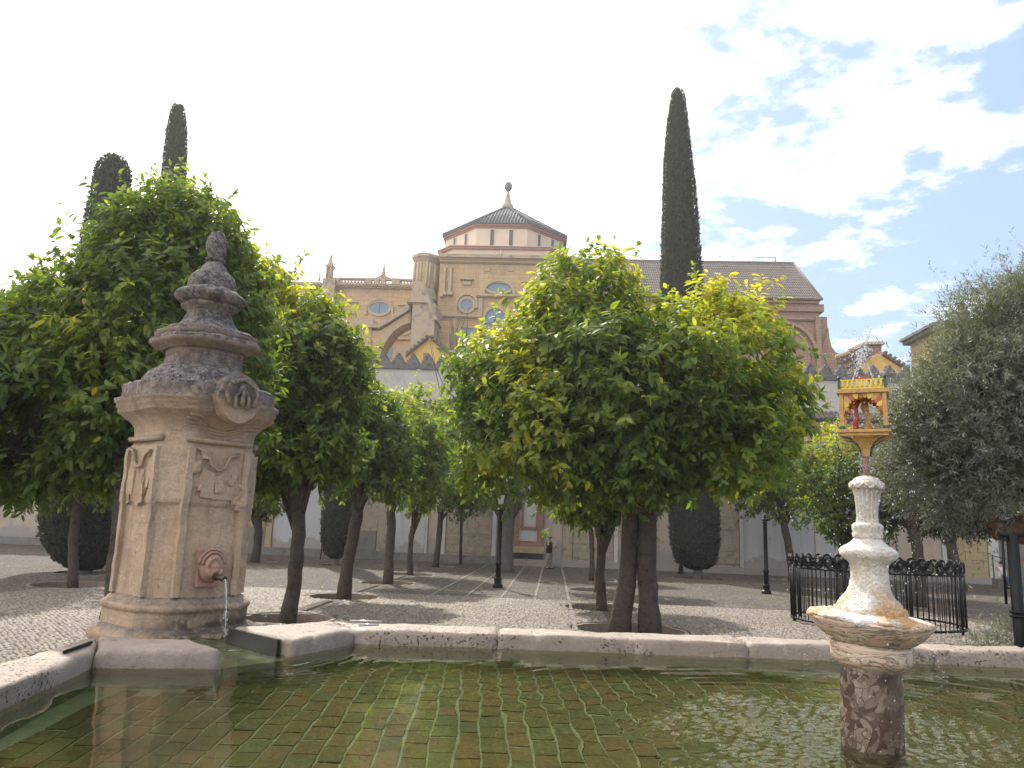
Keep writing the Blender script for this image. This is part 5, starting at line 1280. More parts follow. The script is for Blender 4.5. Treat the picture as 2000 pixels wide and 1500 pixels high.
def orange_tree(label, base, topuv, spheres, Y, r0, nsprig, leaf, seed, young=.6, tmpl=LT4, mat='leaf', single=0, stems=1, per=9, cat='orange tree', group=TREE_GROUP, bark='bark', sprlen=.35, spots=(), name='orange_tree', droop=.6, shoots=(), spread=1.0, inner=.25):
    r = np.random.default_rng(seed); rr = random.Random(seed)
    bx, by = base; t = thing(name, (bx,by,0), label, cat, group)
    bpy.context.view_layer.update()
    S = spx(spheres, Y); tp = cpt(topuv[0], topuv[1], by)
    loc = Vector((bx,by,0)); Sl = [(a-bx,b-by,c,d) for a,b,c,d in S]
    branches((0,0,0), (tp[0]-bx,0,tp[2]), Sl, r0, bark, t, rr)
    if stems == 2:
        b2 = MB(); x2, tp2 = stem2[0]-bx, cpt(stem2[2],stem2[3],stem2[1])
        pts = [(x2,stem2[1]-by,-.3)]+[(x2+(tp2[0]-bx-x2)*q+.05*math.sin(q*5), stem2[1]-by, tp2[2]*q) for q in (.08,.3,.5,.7,.85,1.0)]
        b2.tube(pts, [.26,.21,.18,.175,.175,.19,.20], 14); b2.wear(.03, 4, (2,2,2), .012, 18); b2.build('trunk', M[bark], t)
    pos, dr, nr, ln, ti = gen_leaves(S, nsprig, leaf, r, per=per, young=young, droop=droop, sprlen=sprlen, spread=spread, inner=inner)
    Sa = np.array(S); nsh = int(6+nsprig/160); k_ = r.choice(len(Sa), nsh*3); dv = r.normal(size=(nsh*3,3)); dv[:,2] = np.abs(dv[:,2])*1.1+.1; dv /= np.linalg.norm(dv,axis=1)[:,None]
    st0 = Sa[k_,:3]+dv*Sa[k_,3:4]*.92; ok_ = (np.linalg.norm(st0[:,None]-Sa[None,:,:3],axis=2)/Sa[None,:,3]).min(1) > .88; st0, dv = st0[ok_][:nsh], dv[ok_][:nsh]
    for p0, d0 in zip(st0, dv):
        n = 16; q = r.random(n); ln0 = r.uniform(.25,.75)*leaf/.2; e0 = d0+np.array([0,0,.5])+r.normal(scale=.2,size=3); e0 /= np.linalg.norm(e0)
        pos = np.vstack([pos, p0+e0*(q*ln0)[:,None]]); d2 = r.normal(size=(n,3))*.8+e0*.8; dr = np.vstack([dr,d2]); nr = np.vstack([nr,r.normal(size=(n,3))+[0,0,.6]])
        ln = np.hstack([ln,leaf*r.uniform(.5,.95,n)*(1-.3*q)]); ti = np.hstack([ti,np.clip(.42+.3*young*q+.1*r.normal(size=n),0,1)])
    for (u,v,rp,am) in spots:  # local yellow boost paints sunlight shining through the leaves
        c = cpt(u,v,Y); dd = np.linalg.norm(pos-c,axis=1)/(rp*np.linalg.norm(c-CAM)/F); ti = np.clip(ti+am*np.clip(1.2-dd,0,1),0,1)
    for (u,v,u2,v2,dy) in shoots:        # long upright shoots breaking the outline
        a_, b_ = cpt(u,v,Y+dy), cpt(u2,v2,Y+dy); n = 34; q = r.random(n); pp = a_+(b_-a_)*q[:,None]+r.normal(scale=.03,size=(n,3))
        pos = np.vstack([pos,pp]); d2 = r.normal(size=(n,3)); d2[:,2] = np.abs(d2[:,2])*.5+.3; dr = np.vstack([dr,d2]); nr = np.vstack([nr,r.normal(size=(n,3))+[0,0,.6]])
        ln = np.hstack([ln,leaf*r.uniform(.5,.95,n)]); ti = np.hstack([ti,np.clip(.55+.15*r.normal(size=n),0,1)])
        m = MB(); m.tube([Vector(a_)-loc, Vector((a_+b_)/2)-loc+Vector((.03,0,0)), Vector(b_)-loc], [.012,.008,.004], 5); m.build('shoot', M[bark], t)
    if single:
        m = leaf_objects(t, pos, dr, nr, ln, ti, single); pos, dr, nr, ln, ti = pos[m], dr[m], nr[m], ln[m], ti[m]
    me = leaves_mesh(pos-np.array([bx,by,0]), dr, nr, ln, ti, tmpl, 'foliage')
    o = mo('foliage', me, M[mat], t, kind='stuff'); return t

# the big tree in the middle
stem2 = (1.42,16.65,1240,950)
orange_tree('largest orange tree with two thick leaning trunks and a broad bright crown in the centre', (2.05,16.6), (1262,975),
  [(1150,585,82,0),(1120,660,105,0),(1135,720,130,-.3),(1010,760,100,0),(950,730,62,.2),(955,850,72,.3),(1070,830,125,-.8),(1210,760,160,-1.0),(1375,640,82,0),(1330,760,160,-.8),(1440,690,105,0),(1480,800,85,0),(1400,840,112,-.9),(1220,870,100,-1.1),(1110,895,66,-.5),(955,905,48,.3),(1275,670,62,.5),(1490,880,50,0),(1205,640,42,.3),(1340,910,48,-.4),(1530,760,35,0)],
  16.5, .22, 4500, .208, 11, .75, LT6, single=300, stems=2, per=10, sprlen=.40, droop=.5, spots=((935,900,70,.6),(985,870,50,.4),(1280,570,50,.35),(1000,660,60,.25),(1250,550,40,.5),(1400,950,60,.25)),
  shoots=((1140,540,1135,492,0),(1165,560,1170,505,0),(1240,590,1246,540,.2),(1250,600,1262,548,.2),(1225,600,1222,550,.2),(1400,600,1396,556,0),(1430,610,1436,570,0),(1540,770,1572,752,0),(1520,700,1552,672,0),(930,700,905,655,.3),(975,690,975,640,.3),(1060,610,1052,570,0)))
# left of the pillar
orange_tree('tall shaded orange tree directly behind the stone pillar, its crown framing the egg finial', (X(212,1260,11.0),11.0), (246,955),
  [(335,415,48,0),(395,440,50,.1),(300,470,80,.3),(220,520,72,0),(125,565,45,0),(390,520,75,.3),(280,620,145,0),(160,620,85,-.2),(400,640,105,.4),(465,560,45,.5),(250,780,140,0),(350,845,100,.3),(210,880,52,.5),(455,720,60,.6)],
  11.5, .16, 4000, .155, 12, .4, LT6, single=300, per=10, sprlen=.30,
  shoots=((320,400,298,330,0),(330,400,322,340,0),(395,430,402,340,.1),(405,440,412,360,.1),(385,430,378,350,.1),(100,510,50,500,0),(110,520,60,545,0),(420,470,450,430,.2),(230,440,235,400,0),(280,420,268,385,.1)))
orange_tree('dim orange tree cut off by the left edge, low branches hanging over the courtyard', (-9.9,11.4), (-60,900),
  [(60,690,85,0),(0,690,50,0),(110,780,130,0),(0,800,115,0),(180,870,68,0),(60,890,62,0),(-90,760,140,0),(40,620,40,.2)],
  11.2, .2, 2600, .17, 13, .4, LT6, single=300, per=10, sprlen=.3)
orange_tree('slim-trunked orange tree in the far left bay in front of the left cypress', (-13.03,21.0), (150,985),
  [(120,900,90,0),(170,830,110,0),(60,860,90,0),(210,900,70,.3),(140,780,80,0)], 21, .13, 900, .19, 14, .4, LT4, per=9)
# row left of the paved walk
orange_tree('orange tree with a bare forking trunk just right of the stone pillar', (-5.38,16.07), (583,1000),
  [(515,585,62,0),(500,680,85,0),(590,640,70,0),(560,740,110,0),(640,690,55,0),(645,770,62,0),(600,850,90,0),(530,880,62,0),(655,870,40,0),(500,890,52,.3),(680,720,30,0)],
  16.3, .155, 2800, .20, 15, .7, LT6, single=300, per=10, sprlen=.36,
  shoots=((530,540,545,500,0),(560,560,596,488,0),(600,590,632,566,0),(690,720,714,700,0),(500,560,510,510,0),(655,640,668,600,0)))
orange_tree('second orange tree of the left row, its thick trunk leaning right', (-5.55,21.06), (700,995),
  [(720,820,55,0),(690,860,70,0),(745,870,65,0),(680,915,44,0),(735,920,46,0),(700,770,35,0)], 21.2, .175, 1500, .19, 16, .5, LT4)
orange_tree('third orange tree of the left row with a straight dark trunk', (-5.52,26.47), (765,985),
  [(770,830,55,0),(810,860,60,0),(770,890,60,0),(820,900,50,0),(790,930,38,0)], 26.6, .165, 1500, .19, 17, .5, LT4)
orange_tree('fourth and smallest-trunked orange tree of the left row, forked under its crown', (-5.65,31.46), (806,1028),
  [(828,790,38,0),(850,820,42,0),(840,870,50,0),(800,920,42,0),(850,930,50,0),(815,970,36,0)], 31.6, .115, 1200, .19, 18, .6, LT4)
orange_tree('fifth orange tree of the left row, nearest the far wall', (-5.64,38.0), (861,1000),
  [(880,900,50,0),(905,940,42,0),(865,950,40,0),(930,960,32,0),(900,985,22,0)], 38.2, .15, 1000, .19, 19, .4, LT4, 'leaf2')
orange_tree('orange tree in the next row left, seen under the crown beside the pillar', (-13.7,35.6), (503,1010),
  [(500,930,62,0),(540,960,42,0),(470,960,42,0),(510,980,30,0)], 35.8, .2, 900, .19, 20, .5, LT4)
# right row
orange_tree('second orange tree of the right row, its forked trunk close behind the big twin trunks', (1.37,21.2), (1180,1040),
  [(1150,950,70,0),(1220,950,60,0),(1170,900,80,0),(1110,975,40,0),(1235,985,30,0)], 21.4, .13, 1500, .19, 21, .5, LT4)
orange_tree('third orange tree of the right row, slender pale trunk', (1.61,27.2), (1165,1010),
  [(1140,960,60,0),(1200,950,60,0),(1100,960,40,0)], 27.4, .13, 800, .19, 22, .4, LT4, 'leaf2')
orange_tree('fourth orange tree of the right row, a thin trunk far back by the wall', (1.64,33.0), (1150,1010),
  [(1150,960,45,0),(1110,975,35,0),(1190,965,40,0)], 33.2, .11, 700, .19, 23, .4, LT4, 'leaf2')
# right bay
orange_tree('orange tree with a crooked fork above the left end of the iron fence', (11.6,38.6), (1530,1018),
  [(1500,930,50,0),(1545,920,55,0),(1470,965,34,0),(1530,975,36,0),(1580,960,30,0),(1510,880,40,0)], 38.8, .19, 1300, .20, 24, .4, LT4)
orange_tree('round low-hanging orange tree with sunlit green leaves left of the white pedestal', (X(1648,1120,32.0),32.0), (1648,1040),
  [(1640,925,62,0),(1600,960,48,0),(1670,1000,62,0),(1705,930,62,0),(1640,880,42,0),(1690,1045,36,0),(1640,1010,42,0),(1735,960,45,0),(1570,905,26,0)], 32, .2, 2300, .18, 25, .75, LT4)
orange_tree('dark-leaved tree standing inside the far side of the ringed fence', (12.0,26.6), (1783,1035),
  [(1790,930,78,0),(1850,960,62,0),(1735,960,52,0),(1820,990,42,0),(1760,1000,34,0)], 26.8, .19, 2300, .16, 26, .15, LT4, 'oak', cat='tree', name='evergreen_tree')
orange_tree('dark-leaved tree by the yellow ashlar wall behind the right end of the fence', (18.3,36.5), (1850,1035),
  [(1880,975,50,0),(1835,990,38,0),(1920,985,45,0),(1900,1020,24,0),(1870,940,40,0),(1950,1010,32,0)], 36.8, .24, 1500, .17, 27, .3, LT4, 'oak', cat='tree', name='evergreen_tree')
# olive tree reaching in from the right
ol = thing('olive_tree', (7.35,9.6,0), 'large grey-green olive tree with a gnarled red-brown limb filling the right edge', 'olive tree')
So = spx([(1960,670,72,0),(2040,700,140,0),(1905,770,95,0),(1815,835,62,0),(1850,895,95,0),(1965,850,140,0),(1790,905,42,0),(1935,955,62,0),(2080,870,140,0),(1870,700,42,0),(2000,620,55,.3),(1770,800,30,0)], 9.6)
r = np.random.default_rng(31)
pos, dr, nr, ln, ti = gen_leaves(So, 13000, .070, r, per=13, young=.1, droop=.12, sprlen=.22, spread=.75, inner=.35)
tw = MB()
for (u,v,u2,v2) in ((1960,600,1975,520),(1985,600,1998,500),(1940,620,1905,530),(1930,640,1880,535),(1900,690,1850,590),(1880,700,1832,650),(1850,760,1800,700),(1840,780,1785,720),(1870,720,1858,625),(1920,640,1940,560),(1820,800,1765,735),(1990,560,1965,530)):
    a_, b_ = cpt(u,v,9.6), cpt(u2,v2,9.6); n = 44; q = np.sort(r.random(n)); mid = (a_+b_)/2+np.array([.05,0,.06])
    pp = ((1-q)**2)[:,None]*a_+(2*q*(1-q))[:,None]*mid+(q**2)[:,None]*b_
    pos = np.vstack([pos,pp]); d0 = (b_-a_)/np.linalg.norm(b_-a_); d2 = d0*.9+r.normal(scale=.5,size=(n,3)); dr = np.vstack([dr,d2]); nr = np.vstack([nr,r.normal(size=(n,3))])
    ln = np.hstack([ln,.055*r.uniform(.5,1.1,n)]); ti = np.hstack([ti,np.clip(.3+.15*r.normal(size=n),0,1)])
    tw.tube([a_-np.array([7.35,9.6,0]),mid-np.array([7.35,9.6,0]),b_-np.array([7.35,9.6,0])], [.008,.005,.002], 5)
mo('foliage', leaves_mesh(pos-np.array([7.35,9.6,0]),dr,nr,ln,ti,LTO,'foliage'), M['olive'], ol, kind='stuff')
rr = random.Random(5); O3 = Vector((7.35,9.6,0))
tk = MB(); tk.tube([(.6,0,-.2),(.5,0,.6),(.2,.05,1.2),(-.1,0,1.75),(-.3,.0,2.15),(-.55,0,2.7)], [.42,.34,.28,.24,.22,.15], 14)
lim = [Vector(cpt(u,v,9.6))-O3 for u,v in ((2120,1075),(2040,1040),(1990,1035),(1955,1040),(1925,1010),(1890,960))]
tk.tube(lim, [.20,.20,.17,.11,.07,.04], 12); tk.wear(.05, 3, (1,1,1), .02, 14); tk.build('trunk', M['oldbark'], ol)
lb = MB()
for s_ in So:
    c = Vector(s_[:3])-O3; st = Vector((-.55,0,2.7)); 
    lb.tube([st, st.lerp(c,.5)+Vector((0,0,.2)), c], [.07,.045,.02], 6)
    for q in range(10):
        d = Vector((rr.gauss(0,1),rr.gauss(0,1),rr.gauss(0,1))).normalized(); h = st.lerp(c, rr.uniform(.6,1)); e = c+d*s_[3]*.95; lb.tube([h,(h+e)/2+Vector((0,0,.05)),e],[.02,.012,.004],5)
lb.build('branches', M['oak'] if False else M['bark'], ol); tw.build('twigs', M['bark'], ol)

# cypresses: dense, clipped columns
def cypress(label, base, prof, Y, seed, dens=1.0, stump=True, group='columnar cypresses'):
    """prof: list of (u, v, half width px) from the bottom up"""
    bx, by = base; t = thing('cypress_tree', (bx,by,0), label, 'cypress', group); r = np.random.default_rng(seed)
    C_ = [ony(u,v,Y) for u,v,_ in prof]; Rr_ = [h*np.linalg.norm(c-CAM)/F for c,(_,_,h) in zip(C_,prof)]
    m = MB(); vs = []; fs = []; n = 20
    for c, q in zip(C_, Rr_):
        for k in range(n):
            a = 2*math.pi*k/n; vs.append((c[0]-bx+q*.9*math.cos(a), c[1]-by+q*.9*math.sin(a), c[2]))
    for i in range(len(C_)-1):
        for k in range(n): fs.append((i*n+k,i*n+(k+1)%n,(i+1)*n+(k+1)%n,(i+1)*n+k))
    fs += [tuple(range(n-1,-1,-1)), tuple(range((len(C_)-1)*n,len(C_)*n))]
    m.add(vs, fs, None, True); m.wear(.05, 2); me = m.mesh('core'); at = me.attributes.new('tint','FLOAT','POINT'); at.data.foreach_set('value',[.15]*len(me.vertices))
    mo('core', me, M['cypress'], t)
    # clipped sprays
    zs = np.array([c[2] for c in C_]); Cx = np.array([c[0] for c in C_]); Cy = np.array([c[1] for c in C_]); Rr_ = np.array(Rr_)
    area = np.sum(2*math.pi*(Rr_[1:]+Rr_[:-1])/2*np.diff(zs)); N_ = int(area*340*dens)
    zz_ = r.uniform(zs[0], zs[-1], N_*2); rad = np.interp(zz_, zs, Rr_); kp = r.random(N_*2) < rad/Rr_.max(); zz_ = zz_[kp][:N_]; rad = rad[kp][:N_]
    a = r.uniform(0,2*math.pi,len(zz_)); nz = r.uniform(.90,1.04,len(zz_))+(r.random(len(zz_)) < .03)*r.uniform(.02,.12,len(zz_))
    cx0, cy0 = np.interp(zz_,zs,Cx), np.interp(zz_,zs,Cy)
    P = np.stack([cx0+rad*nz*np.cos(a), cy0+rad*nz*np.sin(a), zz_],1); 
    bul = 1+.045*smooth_noise(P, 1.6, seed); P[:,0] = cx0+rad*nz*bul*np.cos(a); P[:,1] = cy0+rad*nz*bul*np.sin(a)
    d = np.stack([np.cos(a),np.sin(a),r.uniform(.3,1.6,len(a))],1)+r.normal(scale=.3,size=(len(a),3))
    me = leaves_mesh(P-np.array([bx,by,0]), d, np.stack([np.cos(a),np.sin(a),a*0],1)+r.normal(scale=.5,size=(len(a),3)), r.uniform(.08,.17,len(a)), np.clip(.3+.18*r.normal(size=len(a)),0,1), LT4, 'foliage')
    mo('foliage', me, M['cypress'], t, kind='stuff')
    if stump:
        m = MB(); h = C_[0][2]+.3; q = Rr_[0]*.55; m.tube([(C_[0][0]-bx,0,-.3),(C_[0][0]-bx,0,.1),(C_[0][0]-bx,0,h)], [q*1.15,q,q*.95], 14); m.wear(.05, 4, (0,0,0), .03, 12); m.build('trunk', M['stump'], t)
    return t
cypress('tallest cypress, a dark clipped column rising behind the big orange tree', (6.87,37.4), [(1363,1112,16),(1361,1100,34),(1359,1060,43),(1356,1010,45),(1345,800,43),(1338,650,40),(1331,560,37),(1329,450,32),(1325,330,25),(1323,250,18.5),(1324,200,12),(1324,182,9),(1324,175,4)], 37.4, 41)
cypress('squat cypress at far left, its wide foliage reaching almost to the ground', (-15.4,25.3), [(166,1112,22),(162,1095,42),(155,1050,57),(158,990,62),(175,800,50),(190,600,42),(208,450,33),(215,400,31),(222,340,27),(224,318,19),(225,308,9)], 25.3, 42)
cypress('slender pinkish cypress above the top of the tree behind the pillar', (-14.0,33.0), [(255,1085,30),(275,900,34),(300,650,30),(333,420,19),(340,340,18),(345,260,15.5),(347,225,11),(348,210,8),(348,206,3)], 33, 43)
cypress('short black-green cypress between the first two trunks of the left row', (-9.91,35.68), [(655,1090,10),(655,1080,20),(657,1050,27),(660,1000,28),(672,860,25),(680,760,18),(684,700,8)], 35.7, 44)

# broad old trunk by the lamp, leafless stub under the foliage
pt = thing('broad_tree', (-2.16,36.0,0), 'broad grey trunk flaring upwards right behind the central lamp post', 'tree')
m = MB(); c0 = Vector((-2.16,36,0)); tpz = Z(985,985,36)
m.tube([(0,0,-.3),(0,0,.2),(0,0,1.2),(0,0,tpz*.8),(-.02,0,tpz*.97),(-.05,0,tpz+.4)], [.50,.42,.38,.40,.50,.40], 16)
m.tube([(-.1,0,tpz*.8),(-.45,0,tpz*.97),(-.9,0,tpz+.7)], [.28,.24,.14], 10); m.tube([(.1,0,tpz*.8),(.45,0,tpz*.97),(.9,0,tpz+.8)], [.28,.24,.14], 10)
m.wear(.05, 3, (0,0,0), .03, 11); m.build('trunk', M['palmbark'], pt)
Sp = [(a,b,c,d) for a,b,c,d in spx([(985,900,60,0),(950,930,50,0),(1020,930,50,0),(985,860,50,0)], 36)]
ps = gen_leaves(Sp, 900, .2, np.random.default_rng(50), per=9, young=.3, droop=.5)
mo('foliage', leaves_mesh(ps[0]-np.array([-2.16,36,0]),*ps[1:],LT4,'foliage'), M['leaf2'], pt, kind='stuff')

# leafless sapling with long whips
SX = X(900,1100,40.5)
sp_ = thing('bare_sapling', (SX,40.5,0), 'leafless sapling with long thin whips reaching up past the battlements', 'bare tree')
b0 = np.array([SX,40.5,0]); fork = cpt(905,795,40.5)-b0
m = MB(); m.tube([(0,0,-.2),(fork[0]*.5,0,fork[2]*.5),tuple(fork)], [.09,.07,.05], 8); m.build('trunk', M['twig'], sp_)
m = MB()
for pts in (((905,795),(880,745),(868,690),(845,620)),((905,795),(888,730),(877,650),(882,600)),((905,795),(895,720),(890,650),(905,610)),((905,795),(868,755),(850,715),(842,660)),((880,745),(862,700),(855,640)),((900,780),(905,700),(902,640),(920,595)),
            ((905,795),(918,735),(928,680),(935,640)),((905,800),(862,775),(845,700),(838,655)),((905,800),(850,790),(828,765),(812,735)),((905,800),(846,800),(800,770),(788,740)),((895,770),(880,700),(878,660)),((902,700),(912,650),(914,600)),((905,780),(885,775),(868,760))):
    q = [cpt(u,v,40.5)-b0 for u,v in pts]; m.tube(q, [.035-.027*i/(len(q)-1) for i in range(len(q))], 5)
m.build('whips', M['twig'], sp_)

# low grey-green shrub by the right support post
sh_ = thing('lavender_bush', (6.3,9.0,0), 'low feathery grey-green bush behind the rim at the right edge', 'bush')
c = cpt(1970,1250,9.0); S_ = [(c[0],c[1],c[2]-.05,.22),(c[0]+.3,c[1],c[2],.25),(c[0]-.25,c[1],c[2]-.12,.15)]
ps = gen_leaves(S_, 500, .06, np.random.default_rng(60), per=10, young=.1, droop=-.3, sprlen=.12)
sh_.location = (c[0],c[1],0)
mo('foliage', leaves_mesh(ps[0]-np.array([c[0],c[1],0]),*ps[1:],LTO,'foliage'), M['olive'], sh_, kind='stuff')
m = MB()
for q in range(9):
    m.tube([(random.uniform(-.1,.1),0,-.05),(random.uniform(-.3,.3),random.uniform(-.1,.1),c[2]-.1)], [.012,.005], 5)
m.build('stems', M['bark'], sh_)
# fallen leaves and weeds on the paving
n = 900; xs = rng.uniform(-12,12,n); ys = rng.uniform(9,34,n); P = np.stack([xs,ys,np.full(n,.03)],1)
mo('fallen_leaves', leaves_mesh(P, np.stack([rng.normal(size=n),rng.normal(size=n),rng.normal(scale=.1,size=n)],1), np.tile([0,0,1.],(n,1))+rng.normal(scale=.2,size=(n,3)), rng.uniform(.05,.09,n), rng.uniform(.5,1,n), LT4,'fallen_leaves'), M['leaf'], kind='stuff')

# ================================================================ LAMP POSTS
def lamp(label, base, topz, lantern=True):
    t = thing('lamp_post', (*base,0), label, 'street lamp', 'black lamp posts')
    m = MB(); m.lathe([(.17,0),(.17,.10),(.12,.14),(.13,.30),(.10,.34)], 8, smooth=False); m.build('base', M['iron'], t)
    m = MB(); m.lathe([(.085,.34),(.085,.75),(.105,.77),(.105,.82),(.075,.86),(.068,topz-.15),(.09,topz-.12),(.09,topz-.08),(.06,topz-.04),(.16,topz),(.16,topz+.03),(.05,topz+.05)], 14); m.build('pole', M['iron'], t)
    z = topz+.05
    if lantern:
        m = MB(); m.lathe([(.03,z),(.06,z+.06),(.04,z+.10),(.10,z+.14)], 10); m.build('neck', M['iron'], t)
        m = MB(); m.prism_z(octo(0,0,.12,math.pi/4,4), z+.14, z+.46, top=octo(0,0,.20,math.pi/4,4)); gl = m.build('lantern', M['lampglass'], t)
        m = MB()
        for (xa,ya),(xb,yb_) in zip(octo(0,0,.125,math.pi/4,4), octo(0,0,.205,math.pi/4,4)): m.tube([(xa,ya,z+.14),(xb,yb_,z+.46)], .012, 5)
        m.prism_z(octo(0,0,.23,math.pi/4,4), z+.46, z+.49); m.prism_z(octo(0,0,.22,math.pi/4,4), z+.491, z+.62, top=octo(0,0,.06,math.pi/4,4)); m.ball((0,0,z+.66), .045, 8, 6); m.build('lantern_frame', M['iron'], gl)
    else:
        m = MB(); m.ball((0,0,z+.05), .055, 8, 6); m.lathe([(.03,z+.08),(.05,z+.11),(.02,z+.16)], 8); m.build('finial', M['iron'], t)
    return t
lamp('black lamp post with a square lantern in the middle of the paved walk', (-1.78,26.31), 2.55)
lamp('black lamp post between the tall cypress and the iron fence, its top lost in leaves', (7.68,28.78), 2.60, False)
lamp('far black lamp post half hidden by the foot of the tall cypress', (6.55,40.5), 3.2, True)
# thick iron support post with a strap at the right edge, ringed by a low hoop rail
sp0 = onz(1988,1245,0.9); sup = thing('support_post', (5.15,8.3,0), 'thick black iron post propping the olive limb at the right edge', 'post')
PXS = X(1985,1150,8.3); sup.location = (PXS,8.3,0)
m = MB(); zt_ = Z(1975,1045,8.3); m.tube([(0,0,-.02),(0,0,zt_)], .055, 12); m.build('post', M['iron'], sup)
m = MB(); m.tube([(-.11,0,Z(1975,1180,8.3)),(-.10,0,zt_-.03)], .014, 6); m.tube([(-.12,0,zt_),(.12,0,zt_)], .03, 6); m.build('brace', M['iron'], sup)
m = MB()
for v in (1195,1203): m.tube([(.07*math.cos(a),.07*math.sin(a),Z(1975,v,8.3)) for a in np.linspace(0,2*math.pi,14)], .012, 5)
m.build('strap', M['iron'], sup)
hp = thing('hoop_rail', (PXS+.62,7.6,0), 'low black hoop railing cut off by the right edge', 'railing')
m = MB(); zh = Z(1990,1188,7.7)
m.tube([(.62*math.cos(a),.62*math.sin(a),zh) for a in np.linspace(0,2*math.pi,40)], .016, 6); m.build('rail', M['iron'], hp)
for k in range(9):
    a = 2*math.pi*k/9+.3; m = MB(); m.tube([(.62*math.cos(a),.62*math.sin(a),0),(.62*math.cos(a),.62*math.sin(a),zh)], .02, 6); m.build('upright', M['iron'], hp)

# ================================================================ RING FENCE
FX, FY_, FR = 7.85, 19.75, 1.92
fe = thing('iron_fence', (FX,FY_,0), 'round black wrought-iron fence topped with curling scrolls, right of the lamp post', 'fence')
m = MB(); ring = lambda z, r, k=64: [(FR*math.cos(2*math.pi*q/k), FR*math.sin(2*math.pi*q/k), z) for q in range(k+1)]
m.tube(ring(1.30,0), .022, 6); m.build('top_rail', M['iron'], fe)
m = MB(); m.tube(ring(.10,0), .028, 6); m.build('bottom_rail', M['iron'], fe)
NB = 88
bb = MB(); bb.tube([(0,0,.06),(0,0,1.30)], .013, 6); bme = bb.mesh('bar'); bme.materials.append(M['iron'])
pb = MB(); pb.tube([(0,0,0),(0,0,1.36)], .032, 8); pme = pb.mesh('fence_post'); pme.materials.append(M['iron'])
for k in range(NB):
    a = 2*math.pi*k/NB; o = mo('upright' if k % 11 == 0 else 'bar', pme if k % 11 == 0 else bme, None, fe, (FR*math.cos(a),FR*math.sin(a),0))
NS = 20; scm = []
m = MB()
for side in (-1,1):
    for j, (r1, th) in enumerate(((.185,.016),(.150,.014),(.12,.013))):
        pts = []
        for i in range(26):
            t_ = i/25; a = -math.pi*.55+t_*math.pi*2.35; rr2 = r1*(1-.55*t_); pts.append((side*(.15+rr2*math.sin(a)), -.01*j, 1.485+rr2*math.cos(a)*-1.0))
        m.tube(pts, th, 5)
scme = m.mesh('scroll'); scme.materials.append(M['iron'])
for k in range(NS):
    a = 2*math.pi*(k+.5)/NS; o = bpy.data.objects.new('scroll', scme); col.objects.link(o); o.parent = fe; o.matrix_local = tr(FR*math.cos(a),FR*math.sin(a),0) @ rot('Z', a+math.pi/2)
wc = thing('well_curb', (FX-.4,FY_-.2,0), 'low pale stone well curb with a dark basin inside the ringed fence', 'well')
m = MB(); m.lathe([(.75,0),(.75,.22),(.72,.28),(.55,.29),(.53,.2)], 24); m.wear(.02, 5); m.build('curb', M['linestone'], wc)
m = MB(); m.lathe([(.5,.2),(.52,.34),(.45,.36),(.40,.25)], 20); m.build('cover', M['iron'], wc)

# signboard behind the short cypress, plus barrier and people
sg = thing('signboard', (X(632,1085,40),40,0), 'small black easel board standing against the far wall left of the short cypress', 'sign')
m = MB(); m.box(-.1,1.1,-.03,.03,.75,2.2); m.build('board', M['iron'], sg)
m = MB(); m.tube([(-.15,.0,0),(-.1,0,2.35)], .03, 6); m.tube([(1.1,0,0),(1.1,0,2.3)], .03, 6); m.tube([(-.12,0,.5),(1.1,0,.5)], .02, 5); m.build('frame', M['iron'], sg)
bx0 = X(1976,1100,40.5); br = thing('rope_barrier', (bx0,40.5,0), 'red barrier tape across the dark passage at the right edge', 'barrier')
m = MB(); m.box(0,2.2,-.01,.01,1.28,1.40); m.build('tape', M['red'], br)
m = MB(); m.tube([(-.9,0,0),(-.9,0,1.55)], .03, 6); m.tube([(0,0,0),(0,0,1.5)], .03, 6); m.tube([(2.2,0,0),(2.2,0,1.5)], .03, 6); m.tube([(-.9,0,1.5),(0,0,1.32)], .018, 5); m.build('stanchion', M['iron'], br)

def skin(name, V, E, Rd, mat, par, sub=2):
    me = bpy.data.meshes.new(name); me.from_pydata([Vector(v) for v in V], E, []); o = bpy.data.objects.new(name, me); col.objects.link(o)
    md = o.modifiers.new('skin','SKIN'); 
    for i, r in enumerate(Rd):
        q = r if isinstance(r, tuple) else (r,r); me.skin_vertices[0].data[i].radius = q if False else q
    me.skin_vertices[0].data[0].use_root = True
    s2 = o.modifiers.new('sub','SUBSURF'); s2.levels = sub; s2.render_levels = sub
    bpy.context.view_layer.update(); dg = bpy.context.evaluated_depsgraph_get(); nm = bpy.data.meshes.new_from_object(o.evaluated_get(dg)); bpy.data.objects.remove(o)
    nm.materials.clear(); nm.materials.append(mat); nm.polygons.foreach_set('use_smooth',[True]*len(nm.polygons)); return mo(name, nm, None, par)
M['skin'] = plain('skin', (.46,.28,.20), .55, .4); M['coat'] = plain('dark_coat', (.030,.022,.026), .85, .2); M['trouser'] = plain('beige_trousers', (.30,.25,.20), .85, .2)
M['denim'] = plain('blue_jeans', (.05,.08,.15), .85, .2); M['lightblue'] = plain('pale_blue_jacket', (.50,.56,.62), .8, .2); M['whiteshirt'] = plain('white_shirt', (.65,.65,.66), .8, .2)
M['hair'] = plain('dark_hair', (.03,.022,.018), .7, .3); M['shoe'] = plain('dark_shoe', (.02,.018,.017), .5, .4); M['cap'] = plain('grey_cap', (.14,.10,.09), .8, .2); M['mask_w'] = plain('white_mask', (.75,.75,.75), .7, .2)
